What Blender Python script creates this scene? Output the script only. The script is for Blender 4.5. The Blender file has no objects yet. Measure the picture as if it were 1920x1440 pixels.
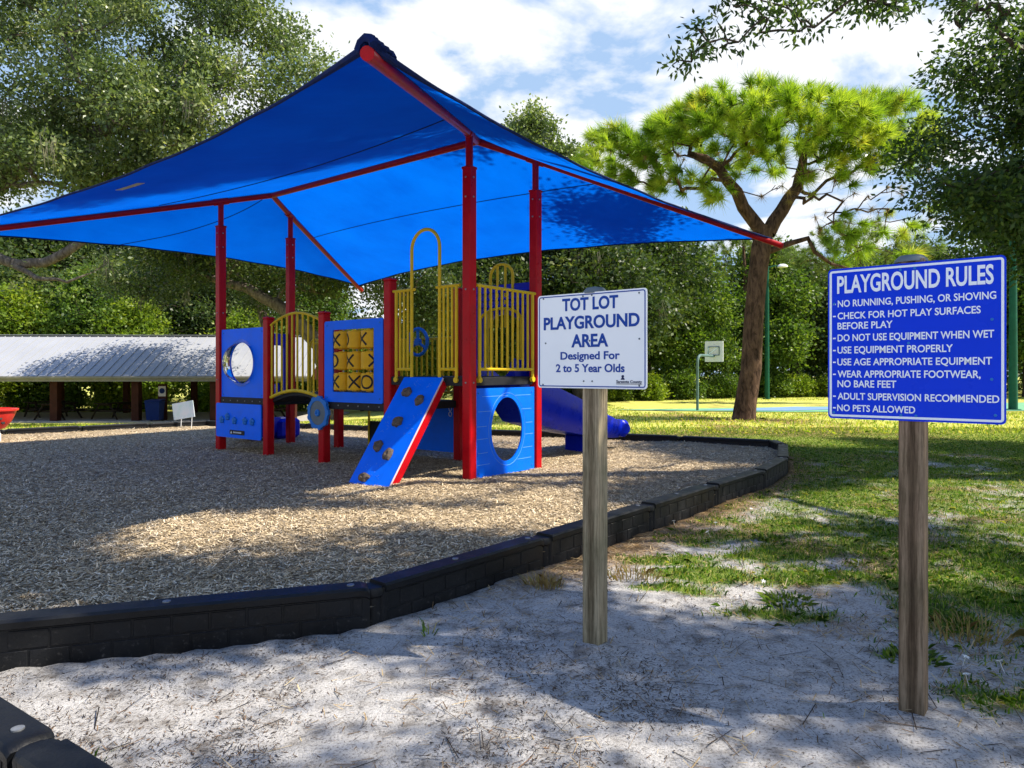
import bpy, math, random
import numpy as np
from mathutils import Vector, Matrix

# ------------------------------------------------------------------ camera, sky, sun
scene = bpy.context.scene
COL = scene.collection
R = math.radians
EYE = 1.34
cam_d = bpy.data.cameras.new("camera")
cam = bpy.data.objects.new("camera", cam_d)
COL.objects.link(cam)
cam.location = (0, 0, EYE)
cam.rotation_euler = (R(90), 0, 0)
cam_d.sensor_width = 36.0
cam_d.lens = 24.56
cam_d.shift_y = -0.012
cam_d.clip_start = 0.05
cam_d.clip_end = 3000
scene.camera = cam
scene.view_settings.view_transform = 'Standard'
scene.view_settings.look = 'None'
scene.view_settings.gamma = 1
scene.view_settings.exposure = 1.0
SUN_EL, SUN_AZ = 51.0, 98.0          # azimuth clockwise from +Y
sd = Vector((math.sin(R(SUN_AZ)) * math.cos(R(SUN_EL)), math.cos(R(SUN_AZ)) * math.cos(R(SUN_EL)), math.sin(R(SUN_EL))))
sun_d = bpy.data.lights.new("sun", 'SUN')
sun_d.energy = 5.0
sun_d.angle = R(0.55)
sun_d.color = (1.0, 0.915, 0.78)
sun = bpy.data.objects.new("sun", sun_d)
COL.objects.link(sun)
sun.rotation_euler = sd.to_track_quat('Z', 'Y').to_euler()
sun.location = sd * 60

world = bpy.data.worlds.new("World")
scene.world = world
world.use_nodes = True
wt = world.node_tree
wt.nodes.clear()
def wn(t, **k):
    n = wt.nodes.new(t)
    for a, b in k.items():
        setattr(n, a, b)
    return n
w_out = wn('ShaderNodeOutputWorld')
w_bg = wn('ShaderNodeBackground')
w_bg.inputs['Strength'].default_value = 0.05
w_sky = wn('ShaderNodeTexSky')
w_sky.sky_type = 'NISHITA'
w_sky.sun_disc = False
w_sky.sun_elevation = R(SUN_EL)
w_sky.sun_rotation = R(SUN_AZ)
w_sky.air_density = 1.0
w_sky.dust_density = 0.6
w_sky.ozone_density = 1.5
w_tc = wn('ShaderNodeTexCoord')
w_sep = wn('ShaderNodeSeparateXYZ')
wt.links.new(w_tc.outputs['Generated'], w_sep.inputs[0])
def wmath(op, a, b=None):
    n = wn('ShaderNodeMath', operation=op)
    for i, v in enumerate((a, b)):
        if v is None:
            continue
        if hasattr(v, 'links'):
            wt.links.new(v, n.inputs[i])
        else:
            n.inputs[i].default_value = v
    return n.outputs[0]
den = wmath('ADD', wmath('MAXIMUM', w_sep.outputs[2], 0.0), 0.22)
w_cmb = wn('ShaderNodeCombineXYZ')
wt.links.new(wmath('DIVIDE', w_sep.outputs[0], den), w_cmb.inputs[0])
wt.links.new(wmath('DIVIDE', w_sep.outputs[1], den), w_cmb.inputs[1])
w_cmb.inputs[2].default_value = 0.37
w_noise = wn('ShaderNodeTexNoise')
w_noise.inputs['Scale'].default_value = 2.7
w_noise.inputs['Detail'].default_value = 8
w_noise.inputs['Roughness'].default_value = 0.55
w_noise.inputs['Distortion'].default_value = 0.25
wt.links.new(w_cmb.outputs[0], w_noise.inputs['Vector'])
w_ramp = wn('ShaderNodeValToRGB')
w_ramp.color_ramp.elements[0].position = 0.45
w_ramp.color_ramp.elements[1].position = 0.54
wt.links.new(w_noise.outputs[0], w_ramp.inputs[0])
w_mix = wn('ShaderNodeMix', data_type='RGBA')
w_el = wn('ShaderNodeMapRange')                      # clouds and milky air thin out towards the zenith
w_el.inputs[1].default_value = 0.44; w_el.inputs[2].default_value = 0.74
w_el.inputs[3].default_value = 1.0; w_el.inputs[4].default_value = 0.06
wt.links.new(w_sep.outputs[2], w_el.inputs[0])
wt.links.new(wmath('MULTIPLY', w_ramp.outputs[0], w_el.outputs[0]), w_mix.inputs['Factor'])
w_haze = wn('ShaderNodeMix', data_type='RGBA')      # a thin milky veil over the blue, as on a humid day
w_haze.inputs['Factor'].default_value = 0.78
wt.links.new(w_sky.outputs[0], w_haze.inputs['A'])
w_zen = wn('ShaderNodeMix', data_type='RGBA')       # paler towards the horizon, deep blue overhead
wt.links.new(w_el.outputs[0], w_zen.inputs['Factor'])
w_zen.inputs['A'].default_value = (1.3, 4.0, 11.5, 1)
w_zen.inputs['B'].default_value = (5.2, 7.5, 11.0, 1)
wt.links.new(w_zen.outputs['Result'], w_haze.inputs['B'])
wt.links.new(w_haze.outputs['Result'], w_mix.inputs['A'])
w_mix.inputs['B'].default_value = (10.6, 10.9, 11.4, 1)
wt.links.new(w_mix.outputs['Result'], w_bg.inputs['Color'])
wt.links.new(w_bg.outputs[0], w_out.inputs['Surface'])

# ------------------------------------------------------------------ helpers
rng = np.random.default_rng(7)
random.seed(5)

def vnoise(x, y, seed=0):
    x = np.asarray(x, float); y = np.asarray(y, float)
    xi = np.floor(x).astype(np.int64); yi = np.floor(y).astype(np.int64)
    xf = x - xi; yf = y - yi
    xf = xf * xf * (3 - 2 * xf); yf = yf * yf * (3 - 2 * yf)
    def h(a, b):
        n = (a * 374761393 + b * 668265263 + seed * 1274126177) & 0xFFFFFFFF
        n = ((n ^ (n >> 13)) * 1274126177) & 0xFFFFFFFF
        return ((n ^ (n >> 16)) & 0xFFFF) / 65535.0
    return (h(xi, yi) * (1 - xf) + h(xi + 1, yi) * xf) * (1 - yf) + (h(xi, yi + 1) * (1 - xf) + h(xi + 1, yi + 1) * xf) * yf

def fbm(x, y, seed=0, oct=4):
    s = 0; a = 0.5; f = 1.0
    for i in range(oct):
        s = s + a * vnoise(np.asarray(x) * f, np.asarray(y) * f, seed + i * 17)
        a *= 0.5; f *= 2.03
    return s / (1 - 0.5 ** oct)

def sstep(a, b, v):
    t = np.clip((np.asarray(v, float) - a) / (b - a), 0, 1)
    return t * t * (3 - 2 * t)

def gz(x, y):
    """height of the land: flat round the playground, falling gently away behind it"""
    x = np.asarray(x, float); y = np.asarray(y, float)
    A = 0.35 + 0.75 * sstep(2, -12, x)
    return -A * sstep(13.5, 36, y)

class MB:
    def __init__(s):
        s.v = []; s.f = []
    def add(s, vs, fs, M=None):
        o = len(s.v)
        for p in vs:
            p = Vector(p)
            s.v.append(tuple(M @ p) if M is not None else tuple(p))
        for f in fs:
            s.f.append(tuple(i + o for i in f))
        return s
    def box(s, c, d, M=None, bev=0.0):
        hx, hy, hz = d[0] / 2, d[1] / 2, d[2] / 2
        b = min(bev, hx * .9, hy * .9, hz * .9)
        C = Matrix.Translation(c)
        if M is not None:
            C = M @ C
        if b <= 0:
            vs = [(x, y, z) for x in (-hx, hx) for y in (-hy, hy) for z in (-hz, hz)]
            fs = [(0, 1, 3, 2), (4, 6, 7, 5), (0, 4, 5, 1), (2, 3, 7, 6), (0, 2, 6, 4), (1, 5, 7, 3)]
            return s.add(vs, fs, C)
        # chamfered box: octagon rings
        vs = []
        for z, k in ((-hz, b), (-hz + b, 0), (hz - b, 0), (hz, b)):
            X, Y = hx - k, hy - k
            c2 = b if k == 0 else b * .5
            vs += [(X, -Y + c2, z), (X, Y - c2, z), (X - c2, Y, z), (-X + c2, Y, z), (-X, Y - c2, z), (-X, -Y + c2, z), (-X + c2, -Y, z), (X - c2, -Y, z)]
        fs = [tuple(range(7, -1, -1)), tuple(range(24, 32))]
        for r in range(3):
            for i in range(8):
                j = (i + 1) % 8
                fs.append((r * 8 + i, r * 8 + j, r * 8 + 8 + j, r * 8 + 8 + i))
        return s.add(vs, fs, C)
    def tube(s, pts, r, n=8, cap=True, closed=False):
        pts = [Vector(p) for p in pts]
        rs = r if isinstance(r, (list, tuple)) else [r] * len(pts)
        L = len(pts)
        ups = None
        rings = []
        for i, p in enumerate(pts):
            if closed:
                t = (pts[(i + 1) % L] - pts[i - 1]).normalized()
            else:
                a = pts[max(i - 1, 0)]; b = pts[min(i + 1, L - 1)]
                t = (b - a)
                t = t.normalized() if t.length > 1e-9 else Vector((0, 0, 1))
            if ups is None:
                ups = Vector((0, 0, 1)) if abs(t.z) < .9 else Vector((1, 0, 0))
            sx = ups.cross(t)
            if sx.length < 1e-6:
                sx = Vector((1, 0, 0)).cross(t)
            sx.normalize(); up = t.cross(sx); ups = up
            rings.append([p + (sx * math.cos(2 * math.pi * k / n) + up * math.sin(2 * math.pi * k / n)) * rs[i] for k in range(n)])
        vs = [q for rg in rings for q in rg]
        fs = []
        for i in range(L if closed else L - 1):
            i2 = (i + 1) % L
            for k in range(n):
                k2 = (k + 1) % n
                fs.append((i * n + k, i * n + k2, i2 * n + k2, i2 * n + k))
        if cap and not closed:
            fs.append(tuple(range(n - 1, -1, -1)))
            fs.append(tuple(range((L - 1) * n, L * n)))
        return s.add(vs, fs)
    def lathe(s, prof, n=24, M=None, cap=True):
        vs = []; fs = []
        for (r, z) in prof:
            for k in range(n):
                a = 2 * math.pi * k / n
                vs.append((r * math.cos(a), r * math.sin(a), z))
        L = len(prof)
        for i in range(L - 1):
            for k in range(n):
                k2 = (k + 1) % n
                fs.append((i * n + k, i * n + k2, (i + 1) * n + k2, (i + 1) * n + k))
        if cap:
            fs.append(tuple(range(n - 1, -1, -1)))
            fs.append(tuple(range((L - 1) * n, L * n)))
        return s.add(vs, fs, M)
    def prism(s, poly, z0, z1, M=None):
        n = len(poly)
        vs = [(x, y, z0) for x, y in poly] + [(x, y, z1) for x, y in poly]
        fs = [tuple(range(n - 1, -1, -1)), tuple(range(n, 2 * n))]
        for i in range(n):
            j = (i + 1) % n
            fs.append((i, j, n + j, n + i))
        return s.add(vs, fs, M)
    def frame(s, outer, inner, z0, z1, M=None):
        """a plate with a hole: outer and inner loops of equal length"""
        n = len(outer)
        vs = []
        for z in (z0, z1):
            vs += [(x, y, z) for x, y in outer] + [(x, y, z) for x, y in inner]
        fs = []
        for i in range(n):
            j = (i + 1) % n
            fs.append((i, n + i, n + j, j))
            fs.append((2 * n + i, 2 * n + j, 3 * n + j, 3 * n + i))
            fs.append((i, j, 2 * n + j, 2 * n + i))
            fs.append((n + i, 3 * n + i, 3 * n + j, n + j))
        return s.add(vs, fs, M)
    def build(s, name, m, parent=None, smooth=False, fix=True):
        me = bpy.data.meshes.new(name)
        me.from_pydata(s.v, [], s.f)
        if fix:
            import bmesh
            bm = bmesh.new(); bm.from_mesh(me)
            bmesh.ops.recalc_face_normals(bm, faces=bm.faces)
            bm.to_mesh(me); bm.free()
        me.materials.append(m)
        if smooth:
            me.polygons.foreach_set('use_smooth', [True] * len(me.polygons))
            try:
                me.set_sharp_from_angle(angle=R(40))
            except Exception:
                pass
        o = bpy.data.objects.new(name, me)
        COL.objects.link(o)
        if parent is not None:
            o.parent = parent
        return o

def np_mesh(name, verts, faces, m, rnd=None, smooth=False, attrs=None):
    me = bpy.data.meshes.new(name)
    nv, nf, k = len(verts), len(faces), faces.shape[1]
    me.vertices.add(nv)
    me.vertices.foreach_set('co', np.ascontiguousarray(verts, dtype=np.float32).ravel())
    me.loops.add(nf * k)
    me.loops.foreach_set('vertex_index', np.ascontiguousarray(faces, dtype=np.int32).ravel())
    me.polygons.add(nf)
    me.polygons.foreach_set('loop_start', np.arange(0, nf * k, k, dtype=np.int32))
    if smooth:
        me.polygons.foreach_set('use_smooth', np.ones(nf, dtype=bool))
    me.update(calc_edges=True)
    if rnd is not None:
        a = me.attributes.new('rnd', 'FLOAT', 'FACE')
        a.data.foreach_set('value', np.asarray(rnd, dtype=np.float32))
    if attrs:
        for an, av in attrs.items():
            a = me.attributes.new(an, 'FLOAT', 'POINT')
            a.data.foreach_set('value', np.asarray(av, dtype=np.float32))
    me.materials.append(m)
    return me

def link(name, me, parent=None):
    o = bpy.data.objects.new(name, me)
    COL.objects.link(o)
    if parent is not None:
        o.parent = parent
    return o

def tag(o, label=None, cat=None, group=None, kind=None):
    if label: o['label'] = label
    if cat: o['category'] = cat
    if group: o['group'] = group
    if kind: o['kind'] = kind
    return o

def thing(name, label, cat, loc=(0, 0, 0), rz=0.0, group=None):
    o = bpy.data.objects.new(name, None)
    COL.objects.link(o)
    o.location = loc
    o.rotation_euler = (0, 0, rz)
    o.empty_display_size = .2
    return tag(o, label, cat, group)

def dup(root, loc, rz=0, sc=1.0, label=None, group=None):
    r = root.copy(); COL.objects.link(r)
    r.location = loc; r.rotation_euler = (0, 0, rz); r.scale = (sc, sc, sc) if not isinstance(sc, tuple) else sc
    if label: r['label'] = label
    if group: r['group'] = group
    for ch in list(root.children):
        c = ch.copy(); COL.objects.link(c); c.parent = r
        for g in list(ch.children):
            d = g.copy(); COL.objects.link(d); d.parent = c
    return r

# ------------------------------------------------------------------ materials
def nodes(name):
    m = bpy.data.materials.new(name)
    m.use_nodes = True
    nt = m.node_tree
    return m, nt, nt.nodes['Principled BSDF'], nt.nodes['Material Output']

def ramp(nt, stops, fac):
    r = nt.nodes.new('ShaderNodeValToRGB')
    el = r.color_ramp.elements
    while len(el) < len(stops):
        el.new(0.5)
    for e, (p, c) in zip(el, stops):
        e.position = p; e.color = (*c, 1)
    nt.links.new(fac, r.inputs[0])
    return r.outputs[0]

def noise(nt, scale, detail=4, rough=.55, vec=None, stretch=None, dist=0):
    n = nt.nodes.new('ShaderNodeTexNoise')
    n.inputs['Scale'].default_value = scale
    n.inputs['Detail'].default_value = detail
    n.inputs['Roughness'].default_value = rough
    n.inputs['Distortion'].default_value = dist
    tc = nt.nodes.new('ShaderNodeTexCoord')
    src = tc.outputs['Object'] if vec is None else vec
    if stretch:
        mp = nt.nodes.new('ShaderNodeMapping')
        mp.inputs['Scale'].default_value = stretch
        nt.links.new(src, mp.inputs[0]); src = mp.outputs[0]
    nt.links.new(src, n.inputs['Vector'])
    return n.outputs[0]

def mixc(nt, fac, a, b):
    n = nt.nodes.new('ShaderNodeMix'); n.data_type = 'RGBA'
    for nm, v in (('Factor', fac), ('A', a), ('B', b)):
        if hasattr(v, 'links'):
            nt.links.new(v, n.inputs[nm])
        elif nm == 'Factor':
            n.inputs[nm].default_value = v
        else:
            n.inputs[nm].default_value = (*v, 1)
    return n.outputs['Result']

def bump(nt, h, bs, strength=.3, dist=.01):
    b = nt.nodes.new('ShaderNodeBump')
    b.inputs['Strength'].default_value = strength
    b.inputs['Distance'].default_value = dist
    nt.links.new(h, b.inputs['Height'])
    nt.links.new(b.outputs[0], bs.inputs['Normal'])

def paint(name, c, rough=.4, var=.18, scale=6.0, dirt=0.0, metallic=0, spec=.12, bmp=.0):
    dirt *= .45
    m, nt, bs, out = nodes(name)
    n = noise(nt, scale, 6, .62)
    lo = tuple(x * (1 - var) for x in c); hi = tuple(min(1, x * (1 + var)) for x in c)
    col = ramp(nt, [(.3, lo), (.7, hi)], n)
    if dirt > 0:
        d = noise(nt, scale * 3.1, 8, .7)
        dm = ramp(nt, [(.52, (0, 0, 0)), (.75, (dirt, dirt, dirt))], d)
        col = mixc(nt, dm, col, (.22, .19, .15))
    nt.links.new(col, bs.inputs['Base Color'])
    rr = ramp(nt, [(.3, (rough * .8,) * 3), (.75, (min(1, rough * 1.25),) * 3)], noise(nt, scale * 2, 5))
    nt.links.new(rr, bs.inputs['Roughness'])
    bs.inputs['Metallic'].default_value = metallic
    bs.inputs['Specular IOR Level'].default_value = spec
    if bmp > 0:
        bump(nt, noise(nt, scale * 14, 3), bs, bmp, .004)
    return m

def leafmat(name, stops, trans=.4, tcol=(1.25, 1.25, .55), rough=.45, spec=.35):
    m, nt, bs, out = nodes(name)
    at = nt.nodes.new('ShaderNodeAttribute'); at.attribute_name = 'rnd'
    c = ramp(nt, stops, at.outputs['Fac'])
    nt.links.new(c, bs.inputs['Base Color'])
    bs.inputs['Roughness'].default_value = rough
    bs.inputs['Specular IOR Level'].default_value = spec
    tr = nt.nodes.new('ShaderNodeBsdfTranslucent')
    mul = nt.nodes.new('ShaderNodeMix'); mul.data_type = 'RGBA'; mul.blend_type = 'MULTIPLY'
    mul.inputs['Factor'].default_value = 1
    nt.links.new(c, mul.inputs['A']); mul.inputs['B'].default_value = (*tcol, 1)
    nt.links.new(mul.outputs['Result'], tr.inputs['Color'])
    mx = nt.nodes.new('ShaderNodeMixShader'); mx.inputs[0].default_value = trans
    nt.links.new(bs.outputs[0], mx.inputs[1]); nt.links.new(tr.outputs[0], mx.inputs[2])
    nt.links.new(mx.outputs[0], out.inputs['Surface'])
    return m

def chipmat(name, stops, rough=.85):
    m, nt, bs, out = nodes(name)
    at = nt.nodes.new('ShaderNodeAttribute'); at.attribute_name = 'rnd'
    nt.links.new(ramp(nt, stops, at.outputs['Fac']), bs.inputs['Base Color'])
    bs.inputs['Roughness'].default_value = rough
    bs.inputs['Specular IOR Level'].default_value = .2
    return m

def barkmat(name, c1, c2, scale=9, st=(1, 1, .22), strength=.9):
    m, nt, bs, out = nodes(name)
    n = noise(nt, scale, 8, .68, stretch=st, dist=.6)
    nt.links.new(ramp(nt, [(.34, c1), (.66, c2)], n), bs.inputs['Base Color'])
    bs.inputs['Roughness'].default_value = .95
    bs.inputs['Specular IOR Level'].default_value = .1
    bump(nt, n, bs, strength, .05)
    return m

M = {}
M['red'] = paint('red powder coat', (.40, .003, .008), .33, .16, 4, dirt=.10)
M['red_pipe'] = paint('dark red pipe', (.30, .006, .012), .36, .2, 4, dirt=.1)
M['yellow'] = paint('yellow powder coat', (.60, .41, .018), .38, .14, 6, dirt=.12)
M['blue_panel'] = paint('blue plastic sheet', (.0, .14, .88), .42, .08, 5, dirt=.05)
M['slide_blue'] = paint('moulded blue plastic', (.002, .013, .38), .30, .12, 3, dirt=.06)
M['gear_blue'] = paint('dusty blue plastic', (.02, .16, .50), .45, .12, 9, dirt=.15)
M['grey_plastic'] = paint('grey plastic', (.12, .15, .17), .5, .15, 9, dirt=.2)
M['deck_black'] = paint('black deck coating', (.018, .019, .022), .55, .25, 12, dirt=.12)
M['drum_yellow'] = paint('yellow plastic drum', (.66, .36, .012), .35, .1, 8, dirt=.05)
M['mark_dark'] = paint('dark moulded mark', (.022, .02, .02), .5, .1, 9)
M['rock'] = paint('grey brown hand hold', (.11, .085, .065), .7, .45, 30, dirt=.2, bmp=.5)
M['chalk'] = paint('pale routed line', (.13, .32, .78), .6, .1, 9)
M['sunlit_edge'] = paint('sunlit plastic edge', (.62, .50, .52), .5, .1, 9)
M['steel'] = paint('galvanised steel', (.26, .27, .28), .45, .2, 20, metallic=.7)
M['white_paint'] = paint('white paint', (.72, .72, .70), .45, .06, 8, dirt=.12)
M['sign_white'] = paint('white sign sheet', (.76, .80, .84), .32, .02, 3, dirt=.03)
M['sign_blue'] = paint('blue sign sheet', (.0, .035, .62), .30, .04, 3, dirt=.02)
M['sign_white_print'] = paint('white reflective print', (.72, .78, .86), .4, .02, 5)
M['sign_blue_print'] = paint('blue print', (.012, .055, .30), .4, .03, 5)
M['sign_dark_print'] = paint('navy print', (.012, .02, .07), .4, .03, 5)
M['red_bowl'] = paint('coral red plastic', (.62, .035, .025), .38, .1, 6, dirt=.06)
M['green_pole'] = paint('dark green pole paint', (.012, .085, .05), .42, .2, 4, dirt=.1)
M['grey_pole'] = paint('grey green pole paint', (.10, .16, .15), .45, .2, 4, dirt=.15)
M['bin_blue'] = paint('blue bin plastic', (.006, .022, .13), .42, .1, 6, dirt=.1)
M['brown_paint'] = paint('red brown timber stain', (.045, .014, .009), .7, .35, 5, dirt=.15)
M['dark_wood'] = paint('dark bench timber', (.022, .016, .012), .8, .35, 6, dirt=.1)
M['court_green'] = paint('pale green court', (.16, .36, .20), .8, .1, 1.2, dirt=.10)
M['court_blue'] = paint('pale blue court', (.16, .27, .42), .8, .1, 1.2, dirt=.10)
M['concrete'] = paint('concrete', (.36, .34, .31), .9, .18, 3, dirt=.3)
M['poster'] = paint('poster print', (.55, .50, .46), .5, .1, 5)

# galvanised / white ribbed roof sheet
M['roof'] = paint('white metal roof', (.31, .32, .34), .38, .06, .6, dirt=.06)
M['gutter'] = paint('dull gutter', (.22, .21, .19), .6, .15, 3, dirt=.2)

# border plastic
def border_mat():
    m, nt, bs, out = nodes('black recycled plastic')
    n = noise(nt, 5, 7, .65)
    dust = noise(nt, 34, 9, .8)
    c = ramp(nt, [(.35, (.003, .0035, .0045)), (.7, (.007, .008, .010))], n)
    dm = ramp(nt, [(.56, (0, 0, 0)), (.74, (.62, .62, .62))], dust)
    # grit thrown up on the lower part
    tc = nt.nodes.new('ShaderNodeTexCoord'); sp = nt.nodes.new('ShaderNodeSeparateXYZ')
    nt.links.new(tc.outputs['Object'], sp.inputs[0])
    low = nt.nodes.new('ShaderNodeMapRange')
    low.inputs[1].default_value = .17; low.inputs[2].default_value = .0
    low.inputs[3].default_value = .06; low.inputs[4].default_value = .75
    nt.links.new(sp.outputs[2], low.inputs[0])
    mul = nt.nodes.new('ShaderNodeMath'); mul.operation = 'MULTIPLY'
    nt.links.new(dm, mul.inputs[0]); nt.links.new(low.outputs[0], mul.inputs[1])
    nt.links.new(mixc(nt, mul.outputs[0], c, (.30, .28, .26)), bs.inputs['Base Color'])
    nt.links.new(ramp(nt, [(.3, (.38,) * 3), (.7, (.62,) * 3)], n), bs.inputs['Roughness'])
    bs.inputs['Specular IOR Level'].default_value = .3
    bump(nt, noise(nt, 60, 5), bs, .35, .004)
    return m
M['border'] = border_mat()

# shade cloth: knitted fabric, lets part of the light through
def cloth_mat():
    m, nt, bs, out = nodes('blue shade cloth')
    n = noise(nt, 1.1, 5, .6)
    fine = noise(nt, 9, 6, .7, stretch=(1, .25, 1))
    mm = nt.nodes.new('ShaderNodeMath'); mm.operation = 'ADD'
    nt.links.new(n, mm.inputs[0])
    m2 = nt.nodes.new('ShaderNodeMath'); m2.operation = 'MULTIPLY_ADD'
    nt.links.new(fine, m2.inputs[0]); m2.inputs[1].default_value = .35; m2.inputs[2].default_value = -.17
    nt.links.new(m2.outputs[0], mm.inputs[1])
    c1 = ramp(nt, [(.3, (.0, .006, .12)), (.7, (.0, .010, .18))], mm.outputs[0])
    c2 = ramp(nt, [(.3, (.0, .085, .49)), (.7, (.0, .118, .60))], mm.outputs[0])
    nt.links.new(c1, bs.inputs['Base Color'])
    bs.inputs['Roughness'].default_value = .8
    bs.inputs['Specular IOR Level'].default_value = .04
    tr = nt.nodes.new('ShaderNodeBsdfTranslucent'); nt.links.new(c2, tr.inputs['Color'])
    mx = nt.nodes.new('ShaderNodeMixShader'); mx.inputs[0].default_value = .62
    nt.links.new(bs.outputs[0], mx.inputs[1]); nt.links.new(tr.outputs[0], mx.inputs[2])
    nt.links.new(mx.outputs[0], out.inputs['Surface'])
    return m
M['cloth'] = cloth_mat()
M['cloth_hem'] = paint('navy hem', (.004, .012, .07), .8, .3, 12)
M['cloth_tag'] = paint('faded cloth tag', (.42, .40, .26), .8, .2, 20)

def wood_mat(name, c1, c2, c3, scale):
    m, nt, bs, out = nodes(name)
    tc = nt.nodes.new('ShaderNodeTexCoord')
    wv = nt.nodes.new('ShaderNodeTexWave')
    wv.wave_type = 'BANDS'; wv.bands_direction = 'X'
    wv.inputs['Scale'].default_value = scale
    wv.inputs['Distortion'].default_value = 3.2
    wv.inputs['Detail'].default_value = 3
    wv.inputs['Detail Scale'].default_value = .6
    mp = nt.nodes.new('ShaderNodeMapping'); mp.inputs['Scale'].default_value = (1, .6, .045)
    nt.links.new(tc.outputs['Object'], mp.inputs[0]); nt.links.new(mp.outputs[0], wv.inputs[0])
    g = noise(nt, 75, 7, .75, stretch=(1, 1, .05))
    big = noise(nt, 3, 5, .6)
    c = ramp(nt, [(.15, c1), (.55, c2), (.9, c3)], wv.outputs[0])
    dk = ramp(nt, [(.40, (.35, .33, .30)), (.58, (1, 1, 1))], g)
    mul = nt.nodes.new('ShaderNodeMix'); mul.data_type = 'RGBA'; mul.blend_type = 'MULTIPLY'
    mul.inputs['Factor'].default_value = .85
    nt.links.new(c, mul.inputs['A']); nt.links.new(dk, mul.inputs['B'])
    st = ramp(nt, [(.35, (.55, .6, .5)), (.65, (1.1, 1.05, 1))], big)
    m3 = nt.nodes.new('ShaderNodeMix'); m3.data_type = 'RGBA'; m3.blend_type = 'MULTIPLY'
    m3.inputs['Factor'].default_value = .8
    nt.links.new(mul.outputs['Result'], m3.inputs['A']); nt.links.new(st, m3.inputs['B'])
    nt.links.new(m3.outputs['Result'], bs.inputs['Base Color'])
    bs.inputs['Roughness'].default_value = .85
    bs.inputs['Specular IOR Level'].default_value = .15
    bump(nt, g, bs, .5, .004)
    return m
M['wood_grey'] = wood_mat('weathered grey post', (.21, .17, .115), (.32, .27, .19), (.39, .33, .235), 4.5)
M['wood_brown'] = wood_mat('weathered brown post', (.12, .085, .058), (.22, .16, .115), (.29, .22, .16), 5.5)

def glass_bubble():
    m, nt, bs, out = nodes('clear acrylic')
    bs.inputs['Base Color'].default_value = (.9, .95, 1, 1)
    bs.inputs['Roughness'].default_value = .05
    bs.inputs['Specular IOR Level'].default_value = .6
    t = nt.nodes.new('ShaderNodeBsdfTransparent')
    g = nt.nodes.new('ShaderNodeBsdfGlossy'); g.inputs['Roughness'].default_value = .04
    fr = nt.nodes.new('ShaderNodeFresnel'); fr.inputs[0].default_value = 1.49
    mx = nt.nodes.new('ShaderNodeMixShader')
    nt.links.new(fr.outputs[0], mx.inputs[0]); nt.links.new(t.outputs[0], mx.inputs[1]); nt.links.new(g.outputs[0], mx.inputs[2])
    nt.links.new(mx.outputs[0], out.inputs['Surface'])
    return m
M['acrylic'] = glass_bubble()

M['bark_oak'] = barkmat('oak bark', (.045, .036, .028), (.19, .165, .135), 10)
M['bark_pine'] = barkmat('pine bark', (.022, .014, .010), (.17, .105, .07), 8, (1, 1, .32), 1.0)
M['bark_dark'] = barkmat('dark bark', (.03, .024, .02), (.11, .09, .07), 8)
M['leaf_oak'] = leafmat('oak leaves', [(0, (.035, .065, .022)), (.4, (.11, .165, .055)), (.75, (.20, .26, .09)), (1, (.36, .40, .20))], .42, rough=.38, spec=.5)
M['leaf_oak_dark'] = leafmat('dark oak leaves', [(0, (.014, .032, .010)), (.5, (.045, .08, .018)), (.85, (.10, .14, .035)), (1, (.17, .19, .07))], .40)
M['leaf_near'] = leafmat('glossy oak leaves', [(0, (.018, .042, .014)), (.6, (.058, .112, .024)), (1, (.17, .25, .045))], .45, rough=.35)
M['leaf_bright'] = leafmat('bright leaves', [(0, (.06, .11, .010)), (.5, (.16, .25, .02)), (1, (.32, .38, .04))], .5)
M['leaf_mid'] = leafmat('mid green leaves', [(0, (.028, .065, .010)), (.5, (.085, .16, .02)), (1, (.20, .27, .045))], .46)
M['needles'] = leafmat('pine needles', [(0, (.09, .19, .014)), (.45, (.27, .42, .03)), (.88, (.48, .56, .08)), (.96, (.52, .42, .08)), (1, (.40, .19, .035))], .5, (1.2, 1.2, .5))
M['needles_pale'] = leafmat('pale pine needles', [(0, (.06, .11, .03)), (.6, (.15, .22, .05)), (1, (.28, .31, .09))], .45)
M['moss'] = leafmat('hanging moss', [(0, (.12, .12, .08)), (1, (.26, .25, .17))], .3, (1, 1, .9))
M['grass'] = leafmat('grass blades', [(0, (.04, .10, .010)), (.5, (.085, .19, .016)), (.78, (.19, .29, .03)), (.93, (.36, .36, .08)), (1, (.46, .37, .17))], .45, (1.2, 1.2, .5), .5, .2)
M['grass_far'] = leafmat('sunny grass blades', [(0, (.10, .19, .02)), (.4, (.22, .34, .03)), (.72, (.42, .48, .06)), (.9, (.58, .54, .14)), (1, (.60, .48, .24))], .48, (1.2, 1.2, .5), .5, .2)  # bright copy of the blades, sunlight mixed into a drier colour
M['grass_dry'] = leafmat('dry grass', [(0, (.24, .15, .05)), (.6, (.38, .26, .09)), (1, (.30, .30, .08))], .3, (1, 1, .8))
M['chips'] = chipmat('wood chips', [(0, (.11, .082, .05)), (.3, (.31, .237, .142)), (.65, (.57, .445, .272)), (.9, (.74, .61, .42)), (1, (.80, .70, .53))])
M['litter'] = chipmat('leaf litter', [(0, (.018, .014, .012)), (.6, (.055, .04, .03)), (.85, (.13, .085, .05)), (1, (.22, .13, .07))])
M['thatch'] = chipmat('dead thatch', [(0, (.10, .06, .03)), (.4, (.26, .17, .08)), (.8, (.42, .31, .16)), (1, (.52, .42, .24))])
M['petal'] = paint('white petals', (.78, .78, .74), .6, .05, 5)

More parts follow.
